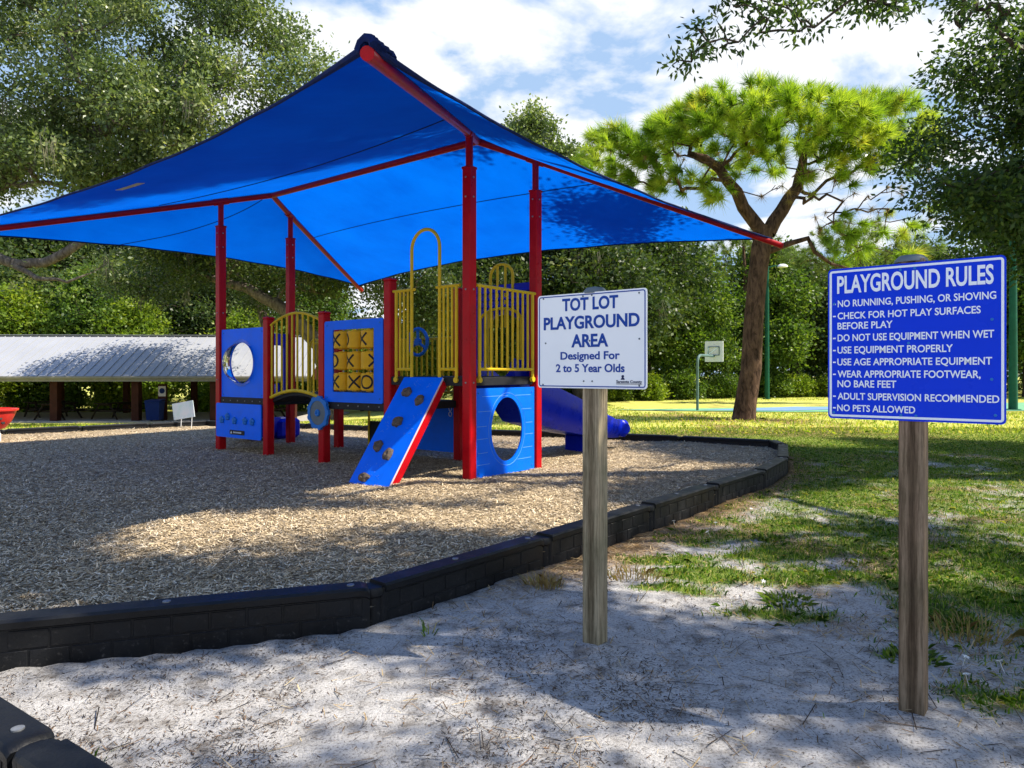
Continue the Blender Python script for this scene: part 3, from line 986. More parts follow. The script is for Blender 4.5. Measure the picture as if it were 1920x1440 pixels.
# gathered cloth pocket round the near corner pipe
b = MB()
for k in range(9):
    t = k / 8
    p = cA.lerp(Vector((0, 0, 4.10)), t * .12) + Vector((.01 * math.sin(k * 3), -.02, LIFT + .006))
    b.tube([p + Vector((-.075, 0, -.03)), p + Vector((-.05, .0, .012)), p + Vector((0, 0, .03)), p + Vector((.05, 0, .012)), p + Vector((.075, 0, -.03))], .030, 6)
b.build('corner_pocket', M['cloth_hem'], pAB, smooth=True)
# two faded tags sewn near the far left hem
for (fi, fj) in ((.56, .13), (.585, .10)):
    i, j = int(fi * 64), int(fj * 30)
    p = Vector(GAB[i, j]); u = (Vector(GAB[i + 1, j]) - p).normalized(); v = (Vector(GAB[i, j + 1]) - p).normalized(); n = u.cross(v).normalized()
    if n.z > 0: n = -n
    b = MB()
    o_ = p + n * .008
    q = [o_, o_ + u * .26, o_ + u * .26 + v * .085, o_ + v * .085]
    b.add([*q, *[w + n * .004 for w in q]], [(0, 1, 2, 3), (4, 5, 6, 7), (0, 1, 5, 4), (1, 2, 6, 5), (2, 3, 7, 6), (3, 0, 4, 7)])
    b.build('fabric_tag', M['cloth_tag'], pAB)

# ------------------------------------------------------------------ play structure
play = thing('play_structure', 'red, blue and yellow toddler play structure with climbing wall, bridge and slides', 'play structure', P1, RZ)
XQ1, XQ2, XQ3, XP3 = -4.095, -2.73, -1.365, -5.46
YB = 1.34
for (x, y, h) in ((XQ3, 0, 2.46), (XQ2, 0, 2.10), (XQ1, 0, 2.09), (XQ3, YB, 2.46), (XQ2, YB, 2.10), (XQ1, YB, 2.09)):
    b = MB(); sq_post(b, x, y, -.25, h)
    po = b.build('post', M['red'], play)
    c = MB(); c.box((x, y, h + .012), (.145, .145, .045), bev=.016)
    c.build('post_cap', M['red'], po)
def deck(x0, x1, z, name='deck'):
    b = MB()
    b.box(((x0 + x1) / 2, YB / 2, z - .03), (x1 - x0 - .135, YB + .02, .06), bev=.006)
    b.box(((x0 + x1) / 2, -.02, z - .055), (x1 - x0 - .13, .05, .11), bev=.006)
    b.box(((x0 + x1) / 2, YB + .02, z - .055), (x1 - x0 - .13, .05, .11), bev=.006)
    for xx in (x0 + .02, x1 - .02):
        b.box((xx, YB / 2, z - .057), (.05, YB - .14, .105), bev=.006)
    o = b.build(name, M['deck_black'], play)
    k = MB(); n = 6
    for i in range(n):
        xx = x0 + .16 + (x1 - x0 - .32) * i / (n - 1)
        k.lathe([(0, 0), (.011, 0), (.009, .007), (0, .008)], 8, Matrix.Translation((xx, -.045, z - .055)) @ Matrix.Rotation(R(90), 4, 'X'))
    k.build('bolt', M['steel'], o, smooth=True)
    return o
ZD1, ZD2, ZD4 = 1.22, .87, .87
deck(XQ3, 0, ZD1); deck(XQ2, XQ3, ZD2); deck(XP3, XQ1, ZD4)

XZ = Matrix(((1, 0, 0, 0), (0, 0, 1, 0), (0, 1, 0, 0), (0, 0, 0, 1)))         # maps (x, y, z) of a plate to (x, z, y)
def rect(x0, z0, x1, z1, n=4, rad=.03, seg=4):
    pts = []
    for cx, cz, a0 in ((x1 - rad, z0 + rad, -90), (x1 - rad, z1 - rad, 0), (x0 + rad, z1 - rad, 90), (x0 + rad, z0 + rad, 180)):
        for k in range(seg + 1):
            a = R(a0 + 90 * k / seg)
            pts.append((cx + rad * math.cos(a), cz + rad * math.sin(a)))
    return pts
def rect_n(x0, z0, x1, z1, n):
    """rectangle outline sampled by angle so that it matches an ellipse loop of n points"""
    cx, cz, hx, hz = (x0 + x1) / 2, (z0 + z1) / 2, (x1 - x0) / 2, (z1 - z0) / 2
    ca = math.atan2(hz, hx)
    ang = [2 * math.pi * k / n for k in range(n)]
    for c in (ca, math.pi - ca, math.pi + ca, 2 * math.pi - ca):       # keep true corners
        i = min(range(n), key=lambda i_: abs(ang[i_] - c)); ang[i] = c
    out = []
    for a in ang:
        c, s_ = math.cos(a), math.sin(a)
        k = min(hx / abs(c) if abs(c) > 1e-9 else 1e9, hz / abs(s_) if abs(s_) > 1e-9 else 1e9)
        out.append((cx + c * k, cz + s_ * k))
    return out, ang
def bolts(o, pts, y, r=.012, plane='y'):
    k = MB()
    for (x, z) in pts:
        if plane == 'y':
            k.lathe([(0, 0), (r, 0), (r * .8, .007), (0, .009)], 8, Matrix.Translation((x, y, z)) @ Matrix.Rotation(R(90), 4, 'X'))
        else:
            k.lathe([(0, 0), (r, 0), (r * .8, .007), (0, .009)], 8, Matrix.Translation((y, x, z)) @ Matrix.Rotation(R(90), 4, 'Y'))
    k.build('bolt', M['gear_blue'], o, smooth=True)

# bubble window panel
px0, px1, pz0, pz1 = -5.385, -4.17, .85, 1.97
bx_, bz_, br = -4.80, 1.42, .325
out_, ang = rect_n(px0, pz0, px1, pz1, 48)
inn = [(bx_ + br * math.cos(a), bz_ + br * math.sin(a)) for a in ang]
b = MB(); b.frame(out_, inn, -.010, .010, Matrix.Translation((0, -.02, 0)) @ XZ)
bp = b.build('bubble_panel', M['blue_panel'], play)
bolts(bp, [(px0 + .06, pz0 + .06), (px1 - .06, pz0 + .06), (px0 + .06, pz1 - .06), (px1 - .06, pz1 - .06)], -.03)
b = MB()
prof = [(br + .055, -.001), (br + .055, .006), (br + .004, .008)] + [(br * math.cos(a), .008 + .26 * math.sin(a)) for a in [R(v) for v in range(6, 91, 7)]] + [(0.001, .268)]
b.lathe(prof, 40, Matrix.Translation((bx_, -.031, bz_)) @ Matrix.Rotation(R(90), 4, 'X'), cap=False)
b.build('bubble_window', M['acrylic'], bp, smooth=True)
# panel with flower knobs under the deck
b = MB(); b.prism(rect(-5.46, .22, -4.17, .77, rad=.03), -.085, -.067, XZ)
kp = b.build('knob_panel', M['blue_panel'], play)
for kx, kz in ((-5.27, .50), (-5.10, .555), (-4.90, .50), (-4.60, .505), (-4.40, .50)):
    k = MB()
    for q in range(5):
        a = q * 2 * math.pi / 5 + .3
        k.lathe([(.026, 0), (.028, .012), (.020, .024), (0, .028)], 10, Matrix.Translation((kx + .036 * math.cos(a), -.085, kz + .036 * math.sin(a))) @ Matrix.Rotation(R(90), 4, 'X'), cap=False)
    k.lathe([(.02, 0), (.02, .03), (0, .034)], 10, Matrix.Translation((kx, -.085, kz)) @ Matrix.Rotation(R(90), 4, 'X'), cap=False)
    k.build('flower_knob', M['gear_blue'], kp, smooth=True)
b = MB(); b.prism(rect(-5.04, .275, -4.62, .345, rad=.012), -.0915, -.0855, XZ)
lp = b.build('maker_label', M['mark_dark'], kp)
b = MB()
for i in range(7):
    b.prism(rect(-4.93 + i * .034, .297, -4.91 + i * .034, .322, rad=.004), -.0945, -.092, XZ)
b.add([(-5.015, -.0945, .288), (-4.965, -.0945, .288), (-4.99, -.0945, .333), (-5.015, -.092, .288), (-4.965, -.092, .288), (-4.99, -.092, .333)], [(0, 1, 2), (3, 4, 5), (0, 1, 4, 3), (1, 2, 5, 4), (2, 0, 3, 5)])
b.build('label_print', M['white_paint'], lp)

# arched bridge
def arch_z(x, lo, hi):
    t = (x - XQ1) / (XQ2 - XQ1)
    return lo + (hi - lo) * math.sin(math.pi * max(0, min(1, t)) * .96 + .0) ** .9 if 0 < t < 1 else lo
b = MB()
for i in range(16):
    xa = XQ1 + .07 + (XQ2 - XQ1 - .14) * i / 16; xb = XQ1 + .07 + (XQ2 - XQ1 - .14) * (i + 1) / 16
    za, zb = arch_z(xa, .83, .98), arch_z(xb, .83, .98)
    vs = [(xa, .03, za - .05), (xa, YB - .03, za - .05), (xb, YB - .03, zb - .05), (xb, .03, zb - .05), (xa, .03, za), (xa, YB - .03, za), (xb, YB - .03, zb), (xb, .03, zb)]
    b.add(vs, [(0, 1, 2, 3), (4, 5, 6, 7), (0, 3, 7, 4), (1, 2, 6, 5), (0, 1, 5, 4), (3, 2, 6, 7)])
b.build('bridge_deck', M['deck_black'], play)
for y in (-.01, YB + .01):
    b = MB()
    N = 18
    xs = [XQ1 + .075 + (XQ2 - XQ1 - .15) * i / N for i in range(N + 1)]
    b.tube([(x, y, arch_z(x, 1.95, 2.15)) for x in xs], .02, 8)
    b.tube([(x, y, arch_z(x, .86, 1.0)) for x in xs], .026, 8)
    nb = 10
    for i in range(nb):
        x = XQ1 + .10 + (XQ2 - XQ1 - .20) * i / (nb - 1)
        b.tube([(x, y, arch_z(x, .86, 1.0)), (x - .0 , y, arch_z(x, 1.95, 2.15))], .015, 8)
    b.build('bridge_railing', M['yellow'], play, smooth=True)
# clatter of the gear wheel on the post
gw = MB()
G = Matrix.Translation((XQ2 + .0, -.10, .70)) @ Matrix.Rotation(R(90), 4, 'X')
poly = []
for k in range(72):
    a = 2 * math.pi * k / 72
    r = .222 + (.020 if math.cos(9 * a) > .0 else 0)
    poly.append((r * math.cos(a), r * math.sin(a)))
inn = [(.172 * math.cos(2 * math.pi * k / 72), .172 * math.sin(2 * math.pi * k / 72)) for k in range(72)]
gw.frame(poly, inn, -.02, .02, G)
go = gw.build('gear_wheel', M['gear_blue'], play)
b = MB(); b.lathe([(0, -.012), (.175, -.012), (.175, .012), (0, .012)], 40, G, cap=False); b.build('gear_disc', M['grey_plastic'], go, smooth=True)
b = MB(); b.lathe([(.05, -.02), (.05, .025), (.042, .034), (.024, .034), (.020, .022), (0, .022)], 24, G, cap=False); b.tube([(XQ2, -.06, .70), (XQ2, -.10, .70)], .03, 12)
b.build('gear_hub', M['gear_blue'], go, smooth=True)

# noughts and crosses panel
tx0, tx1, tz0, tz1 = -2.655, -1.445, .86, 1.985
wx0, wx1, wz0, wz1 = -2.47, -1.62, 1.0, 1.86
b = MB(); b.frame(rect(tx0, tz0, tx1, tz1, rad=.03), rect(wx0, wz0, wx1, wz1, rad=.012), -.055, -.035, XZ)
tp = b.build('noughts_crosses_panel', M['blue_panel'], play)
bolts(tp, [(tx0 + .06, tz0 + .06), (tx1 - .06, tz0 + .06), (tx0 + .06, tz1 - .06), (tx1 - .06, tz1 - .06)], -.055)
cw = (wx1 - wx0) / 3
rows = [[('X', -.50), ('O', -1.15), ('X', -.62)], [('O', -.75), ('X', -.50), ('X', .82)], [('X', -.62), ('X', .12), ('O', -.05)]]
chh = (wz1 - wz0) / 3
for ri in range(3):
    for ci in range(3):
        cx = wx0 + cw * (ci + .5); cz = wz1 - chh * (ri + .5); cr = cw * .475; hh = chh * .41
        b = MB()
        b.lathe([(cr * .5, -hh - .012), (cr * .5, -hh), (cr - .01, -hh), (cr, -hh + .01), (cr, hh - .01), (cr - .01, hh), (cr * .5, hh), (cr * .5, hh + .012)], 28, Matrix.Translation((cx, .02, cz)))
        dr = b.build('spinning_drum', M['drum_yellow'], tp, smooth=True)
        ch_, rot = rows[ri][ci]
        # the mark wraps round the drum; its centre is turned by rot; view side is towards -y (and a little +x)
        base_a = -math.pi / 2 + rot + .42
        mk_ = MB()
        def onc(s_, z_, r_):
            a = base_a + s_ / cr
            return Vector((cx + r_ * math.cos(a), .02 + r_ * math.sin(a), cz + z_))
        strokes = []
        e = .082
        if ch_ == 'X':
            strokes = [[(-e + 2 * e * k / 10, -e + 2 * e * k / 10) for k in range(11)], [(-e + 2 * e * k / 10, e - 2 * e * k / 10) for k in range(11)]]
        else:
            strokes = [[(e * math.cos(2 * math.pi * k / 28), e * math.sin(2 * math.pi * k / 28)) for k in range(29)]]
        for st in strokes:
            w = .013
            for k in range(len(st) - 1):
                (s0, z0), (s1, z1) = st[k], st[k + 1]
                d = math.hypot(s1 - s0, z1 - z0); n0, n1 = -(z1 - z0) / d * w, (s1 - s0) / d * w
                q = [(s0 - n0, z0 - n1), (s1 - n0, z1 - n1), (s1 + n0, z1 + n1), (s0 + n0, z0 + n1)]
                mk_.add([onc(a_, c_, cr + .0008) for a_, c_ in q] + [onc(a_, c_, cr + .0035) for a_, c_ in q], [(0, 1, 2, 3), (4, 5, 6, 7), (0, 1, 5, 4), (1, 2, 6, 5), (2, 3, 7, 6), (3, 0, 4, 7)])
        mk_.build('cross_mark' if ch_ == 'X' else 'nought_mark', M['mark_dark'], dr)
b = MB()
for ci in range(3):
    cx = wx0 + cw * (ci + .5)
    b.tube([(cx, .02, wz0 - .02), (cx, .02, wz1 + .02)], .012, 8)
b.build('drum_axle', M['steel'], tp, smooth=True)

# vertical bar railings
def railing(name, xa, xb, z0, z1, nb, feet=True, axis_='x', off=0.0, r=.016, parent=None, top=None):
    b = MB()
    def p(u, z): return (u, off, z) if axis_ == 'x' else (off, u, z)
    zt = top if top else (z1, z1)
    b.tube([p(xa - .055, zt[0]), p(xa, zt[0]), p(xb, zt[1]), p(xb + .055, zt[1])], .02, 8)
    b.tube([p(xa, z0), p(xb, z0)], .02, 8)
    for i in range(nb):
        u = xa + (xb - xa) * i / (nb - 1)
        ends = i in (0, nb - 1)
        b.tube([p(u, z0 - (.15 if (ends and feet) else 0)), p(u, zt[0] + (zt[1] - zt[0]) * i / (nb - 1))], .021 if ends else r, 8)
        if ends and feet:
            q = p(u, z0 - .13)
            Mr = Matrix.Translation(q) @ Matrix.Rotation(R(90), 4, 'X' if axis_ == 'x' else 'Y')
            b.lathe([(0, -.022), (.034, -.022), (.034, .022), (0, .022)], 12, Mr, cap=False)
    return b.build(name, M['yellow'], parent or play, smooth=True)
railing('railing', -1.20, -.92, 1.31, 2.31, 5, off=-.045)
railing('railing', -.44, -.165, 1.31, 2.31, 5, off=-.045)
b = MB()
ar = [(-.92, -.045, 1.10), (-.92, -.045, 2.0)] + [(-.68 - .24 * math.cos(R(a)), -.045, 2.80 + .24 * math.sin(R(a))) for a in range(0, 181, 12)] + [(-.44, -.045, 2.0), (-.44, -.045, 1.10)]
b.tube(ar, .021, 10)
b.build('entry_arch', M['yellow'], play, smooth=True)
railing('railing', .13, YB - .13, 1.31, 2.31, 11, axis_='y', off=.045)
railing('railing', XQ2 + .13, XQ3 - .13, .98, 1.78, 11, off=YB + .03)
railing('railing', XP3 + .75, XQ1 - .13, .98, 1.78, 6, off=YB + .03)
# steering wheel on the back railing
b = MB()
W0 = Vector((-2.15, YB - .06, 1.73))
b.tube([W0 + Vector((.20 * math.cos(R(a)), 0, .20 * math.sin(R(a)))) for a in range(0, 360, 12)], .026, 8, closed=True)
for a in (90, 210, 330):
    b.tube([W0, W0 + Vector((.19 * math.cos(R(a)), 0, .19 * math.sin(R(a))))], .022, 8)
b.lathe([(.055, -.03), (.055, .03), (0, .035)], 16, Matrix.Translation(W0) @ Matrix.Rotation(R(90), 4, 'X'))
b.build('steering_wheel', M['gear_blue'], play, smooth=True)
# yellow hand loop over the slide entry
b = MB()
lo = [(-.86, YB + .10, 1.9)] + [(-.62 - .20 * math.cos(R(a)) * 1.0 - .04, YB + .10, 2.62 + .17 * math.sin(R(a))) for a in range(0, 181, 15)] + [(-.46, YB + .10, 1.9)]
b.tube(lo, .022, 8)
for x in (-.73, -.59):
    b.tube([(x, YB + .10, 1.9), (x, YB + .10, 2.77)], .018, 8)
b.build('hand_loop', M['yellow'], play, smooth=True)
b = MB()
lo = [(-.98, YB + .02, 1.22)] + [(-.62 - .36 * math.cos(R(a)), YB + .02, 2.0 + .16 * math.sin(R(a))) for a in range(0, 181, 15)] + [(-.26, YB + .02, 1.22)]
b.tube(lo, .020, 8)
for x in (-.84, -.76, -.48, -.40):
    b.tube([(x, YB + .02, 1.22), (x, YB + .02, 2.12)], .014, 6)
b.build('slide_barrier', M['yellow'], play, smooth=True)
# slide hood: ribbed panel with an arched opening
hx0, hx1 = -1.16, -.10
b = MB()
ol = [(hx1, 1.16), (hx1, 2.44), (hx1 - .10, 2.50), (hx0 + .10, 2.50), (hx0, 2.44), (hx0, 1.16)]
n = 40
o_l, i_l = [], []
cxh = (hx0 + hx1) / 2
for k in range(n + 1):
    a = math.pi * k / n
    i_l.append((cxh + .37 * math.cos(a), 1.80 + .28 * math.sin(a)))
    c, s_ = math.cos(a), math.sin(a)
    kx = min(.53 / abs(c) if abs(c) > 1e-6 else 9, .70 / s_ if s_ > 1e-6 else 9)
    o_l.append((cxh + kx * c, 1.80 + kx * s_))
o_l = [(hx1, 1.14)] + o_l + [(hx0, 1.14)]; i_l = [(cxh + .37, 1.14)] + i_l + [(cxh - .37, 1.14)]
b.frame(o_l, i_l, YB + .10, YB + .16, XZ)
for zz in (2.20, 2.30, 2.40):
    b.box((cxh, YB + .09, zz), (.98, .03, .045), bev=.012)
b.build('slide_hood', M['slide_blue'], play, smooth=True)
# main slide
def sweep_slide(path, halfw, name, wall, thick):
    """path: list of (centre, side vector, bed z, rim z, under z)"""
    rings = []
    for (c, sv, zb, zr, zu) in path:
        c = Vector(c); sv = Vector(sv)
        sec = [(-1.12, zu + .12), (-1.14, zr - .05), (-1.08, zr), (-.98, zr - .01), (-.86, zb + .08), (-.6, zb), (.6, zb), (.86, zb + .08), (.98, zr - .01), (1.08, zr), (1.14, zr - .05), (1.12, zu + .12), (.85, zu), (-.85, zu)]
        rings.append([(c.x + sv.x * halfw * a, c.y + sv.y * halfw * a, z) for a, z in sec])
    b = MB(); n = 14
    vs = [p for r in rings for p in r]
    fs = [tuple(range(n)), tuple(range((len(rings) - 1) * n, len(rings) * n))]
    for r in range(len(rings) - 1):
        for i in range(n):
            j = (i + 1) % n
            fs.append((r * n + i, r * n + j, (r + 1) * n + j, (r + 1) * n + i))
    b.add(vs, fs)
    return b.build(name, M['slide_blue'], play, smooth=True)
pth = []
def interp(t, ks):
    for (a, va), (c, vc) in zip(ks[:-1], ks[1:]):
        if t <= c:
            u = (t - a) / (c - a); u = u * u * (3 - 2 * u) if False else u
            return va + (vc - va) * u
    return ks[-1][1]
for k in range(41):
    y = 1.16 + k / 40 * 3.02
    zb = interp(y, [(1.16, 1.20), (1.40, 1.17), (1.75, .96), (2.3, .76), (2.98, .56), (3.5, .40), (4.0, .30), (4.5, .28)])
    zr = interp(y, [(1.16, 1.46), (1.40, 1.43), (1.75, 1.22), (2.3, 1.03), (2.98, .83), (3.5, .64), (4.0, .48), (4.5, .42)])
    zu = interp(y, [(1.16, 1.06), (1.40, .90), (1.75, .56), (2.3, .43), (2.98, .31), (3.5, .23), (4.0, .18), (4.5, .17)])
    pth.append(((-.60, y, 0), (1, 0, 0), zb, zr, zu))
sl = sweep_slide(pth, .34, 'slide', .3, .1)
b = MB()
b.tube([(-1.02, 4.16, .33), (-.97, 4.20, .33), (-.60, 4.24, .33), (-.23, 4.20, .33), (-.18, 4.16, .33)], [.09, .145, .15, .145, .09], 18)
b.build('slide_lip', M['slide_blue'], sl, smooth=True)
b = MB(); b.box((-.60, 3.42, .02), (.50, .20, .50), bev=.03); b.build('slide_leg', M['slide_blue'], sl)
b = MB(); b.box((-.60, 4.04, .02), (.14, .14, .42), bev=.02); b.build('slide_leg', M['slide_blue'], sl)
# second slide, leaving the far left deck
pth = []
for k in range(25):
    t = k / 24
    a = R(90) * max(0, (t - .35) / .65)
    if t < .35:
        c = (-5.40 - t / .35 * .45, .78, 0); sv = (0, 1, 0)
    else:
        c = (-5.85 - .55 * math.sin(a), .78 + .55 * (1 - math.cos(a)) + .25 * max(0, (t - .8) / .2), 0); sv = (-math.sin(a) * -1, math.cos(a), 0)
    zb = interp(t, [(0, .86), (.12, .84), (.5, .42), (.8, .22), (1, .2)])
    pth.append((c, sv, zb, zb + .22, zb - .16))
s2 = sweep_slide(pth, .26, 'slide', .2, .1)
b = MB(); b.box((-6.35, 1.75, .20), (.62, .5, .38), bev=.06); b.build('slide_lip', M['slide_blue'], s2)
b = MB(); b.frame(*[rect(*q, rad=.05) for q in ((.72, .88, 1.30, 1.96), (.80, .9, 1.22, 1.75))], -5.55, -5.48, Matrix(((0, 0, 1, 0), (1, 0, 0, 0), (0, 1, 0, 0), (0, 0, 0, 1))))
b.build('slide_hood', M['slide_blue'], play)
b = MB()
lo = [(-4.95, YB + .05, .87)] + [(-4.80 - .15 * math.cos(R(a)), YB + .05, 1.72 + .13 * math.sin(R(a))) for a in range(0, 181, 18)] + [(-4.65, YB + .05, .87)]
b.tube(lo, .02, 8); b.tube([(-4.85, YB + .05, .87), (-4.85, YB + .05, 1.84)], .014, 6); b.tube([(-4.75, YB + .05, .87), (-4.75, YB + .05, 1.84)], .014, 6)
b.build('hand_loop', M['yellow'], play, smooth=True)
# climbing wall
wl = MB()
top = Vector((-.68, -.07, 1.20)); bot = Vector((-.68, -.98, -.06))
uw = Vector((1, 0, 0)); vw = (top - bot); Lw = vw.length; vw.normalize(); nw = uw.cross(vw).normalized()
if nw.y > 0: nw = -nw
CWM = Matrix(((uw.x, vw.x, nw.x, bot.x), (uw.y, vw.y, nw.y, bot.y), (uw.z, vw.z, nw.z, bot.z), (0, 0, 0, 1)))
hw = .335
wl.prism(rect(-hw, 0, hw, Lw, rad=.01), 0, .02, CWM)
cwo = wl.build('climbing_wall', M['blue_panel'], play)
for s_ in (-1, 1):
    b = MB(); b.box((s_ * (hw - .012), Lw / 2 - .02, -.05), (.022, Lw - .02, .098), CWM); b.build('side_rail', M['red'], cwo)
b = MB(); b.box((hw + .0025, Lw / 2, .0102), (.004, Lw - .01, .0196), CWM); b.build('panel_edge', M['sunlit_edge'], cwo)  # pale pink strip: sunlight on the right edge put into the colour
rr_ = random.Random(9)
for i, (hx, hy, sc) in enumerate(((-.135, 1.32, 1), (.145, 1.21, .9), (-.035, .90, 1.05), (-.155, .555, 1), (.085, .46, 1.0), (-.12, .14, .95))):
    b = MB()
    n = 14; prof = [(.072, 0), (.074, .018), (.062, .038), (.034, .048), (.018, .042), (.0, .036)]
    vs = []; fs = []
    rad = [1 + rr_.uniform(-.16, .16) for _ in range(n)]
    ex = rr_.uniform(.8, 1.2)
    for (r0, z0) in prof:
        for k in range(n):
            a = 2 * math.pi * k / n
            vs.append((hx + r0 * sc * rad[k] * math.cos(a) * ex, hy + r0 * sc * rad[k] * math.sin(a) / ex, .02 + z0 + rr_.uniform(-.003, .003) * (z0 > 0)))
    for q in range(len(prof) - 1):
        for k in range(n):
            k2 = (k + 1) % n
            fs.append((q * n + k, q * n + k2, (q + 1) * n + k2, (q + 1) * n + k))
    b.add(vs, fs, CWM)
    b.build('hand_hold', M['rock'], cwo, smooth=True)
b = MB()
for cx0, cz0, cnt in ((-.05, 1.48, 9), (.18, 1.46, 8), (.22, 1.0, 7), (.20, .80, 10), (-.22, .92, 8), (-.20, .80, 7), (.03, .33, 8), (-.2, .26, 5), (.05, .18, 5), (-.26, .10, 5)):
    for _ in range(cnt):
        x = cx0 + rr_.uniform(-.07, .07); y = cz0 + rr_.uniform(-.06, .06)
        a0 = rr_.uniform(0, 6); rad = rr_.uniform(.012, .03)
        b.tube([CWM @ Vector((x + rad * math.cos(a0 + t * .35), y + rad * .6 * math.sin(a0 + t * .35), .0206)) for t in range(5)], .0016, 4)
b.build('routed_lines', M['chalk'], cwo)
# crawl panel with the oval hole, between the two right posts
out_, ang = rect_n(.075, .0, YB - .075, 1.08, 56)
inn = [(.69 + .315 * math.cos(a), .56 + .40 * math.sin(a)) for a in ang]
YZ = Matrix(((0, 0, 1, 0), (1, 0, 0, 0), (0, 1, 0, 0), (0, 0, 0, 1)))
b = MB(); b.frame(out_, inn, .012, .032, YZ)
cp = b.build('crawl_panel', M['blue_panel'], play)
bolts(cp, [(.13, .06), (1.21, .06), (.13, 1.02), (1.21, 1.02)], .032, plane='x')
b = MB()
for zz, segs in ((.16, ((.1, .34), (.9, 1.2))), (.30, ((.12, .3), (1.02, 1.22))), (.47, ((.10, .3), (1.06, 1.24))), (.62, ((.1, .28), (1.08, 1.22))), (.80, ((.12, .36), (.98, 1.2))), (.98, ((.2, .7), (.85, 1.18)))):
    for y0, y1 in segs:
        b.box((.0325, (y0 + y1) / 2, zz), (.002, y1 - y0, .006))
b.tube([(.0325, .69 + .37 * math.cos(R(a)), .56 + .455 * math.sin(R(a))) for a in range(0, 360, 10)], .003, 4, closed=True)
b.build('routed_lines', M['chalk'], cp)
# low blue play panel behind the climbing wall, and the black transfer steps
b = MB(); b.prism(rect(XQ2 + .45, .10, XQ3 - .07, .84, rad=.03), YB - .02, YB, XZ)
lp2 = b.build('activity_panel', M['blue_panel'], play)
b = MB()
for cx, cz in ((-1.52, .74), (-1.52, .66)):
    b.tube([(cx + .028 * math.cos(R(a)), YB - .024, cz + .034 * math.sin(R(a))) for a in range(0, 360, 24)], .006, 4, closed=True)
b.build('panel_mark', M['white_paint'], lp2)
b = MB()
for i in range(3):
    b.box((-3.38 + i * .30, YB + .62, .17 + i * .20), (.36, .80, .07), bev=.01)
    b.box((-3.22 + i * .30, YB + .62, .08 + i * .20), (.03, .78, .20))
b.box((-3.1, YB + .22, .25), (1.0, .03, .42)); b.box((-3.1, YB + 1.02, .25), (1.0, .03, .42))
st = b.build('transfer_steps', M['deck_black'], play)
b = MB()
for x in (-3.56, -2.66):
    b.tube([(x, YB + .2, 0), (x, YB + .2, 1.10)], .02, 8)
b.tube([(-3.56, YB + .2, 1.10), (-2.66, YB + .2, 1.5)], .02, 8); b.tube([(-2.66, YB + .2, 1.1), (-2.66, YB + .2, 1.5)], .02, 8)
b.build('handrail', M['yellow'], st, smooth=True)

# ------------------------------------------------------------------ signs
def text_mesh(s, x0, x1, z0, h, y, bold=.0):
    """letters fitted to a box on the sign, standing 1.5 mm proud"""
    cu = bpy.data.curves.new('lettering', 'FONT')
    cu.body = s; cu.size = 1.0; cu.offset = bold; cu.extrude = .02; cu.resolution_u = 4
    o = bpy.data.objects.new('lettering', cu); COL.objects.link(o)
    bpy.context.view_layer.update()
    dg = bpy.context.evaluated_depsgraph_get()
    me = bpy.data.meshes.new_from_object(o.evaluated_get(dg))
    bpy.data.objects.remove(o); bpy.data.curves.remove(cu)
    n = len(me.vertices)
    co = np.zeros(n * 3, np.float32); me.vertices.foreach_get('co', co); co = co.reshape(-1, 3)
    mn, mx2 = co[:, 0].min(), co[:, 0].max()
    out = np.zeros_like(co)
    out[:, 0] = x0 + (co[:, 0] - mn) / (mx2 - mn) * (x1 - x0)
    out[:, 2] = z0 + co[:, 1] / CAP * h
    out[:, 1] = y - .0015 * (co[:, 2] > 0)
    me.vertices.foreach_set('co', out.ravel()); me.update()
    return me
def cap_height():
    cu = bpy.data.curves.new('probe', 'FONT'); cu.body = 'H'; cu.size = 1
    o = bpy.data.objects.new('probe', cu); COL.objects.link(o); bpy.context.view_layer.update()
    me = bpy.data.meshes.new_from_object(o.evaluated_get(bpy.context.evaluated_depsgraph_get()))
    c = max(v.co.y for v in me.vertices)
    bpy.data.objects.remove(o); bpy.data.curves.remove(cu); bpy.data.meshes.remove(me)
    return c
CAP = cap_height()
def text(parent, s, x0, x1, z0, h, y, m, bold):
    me = text_mesh(s, x0, x1, z0, h, y, bold); me.materials.clear(); me.materials.append(m)
    o = link('lettering', me, parent)
    return o
def ring_frame(b, w, h, t, y0, y1, rad, cx=0, cz=0):
    b.frame(rect(cx - w / 2, cz - h / 2, cx + w / 2, cz + h / 2, rad=rad), rect(cx - w / 2 + t, cz - h / 2 + t, cx + w / 2 - t, cz + h / 2 - t, rad=max(rad - t, .003)), y0, y1, XZ)
def sign_post(root, zc_top, mat_, seed):
    b = MB()
    b.box((0, .0515, (zc_top - .45) / 2), (.089, .089, zc_top + .45), bev=.0035)
    p = b.build('post', mat_, root)
    return p
TILT = R(1.0)

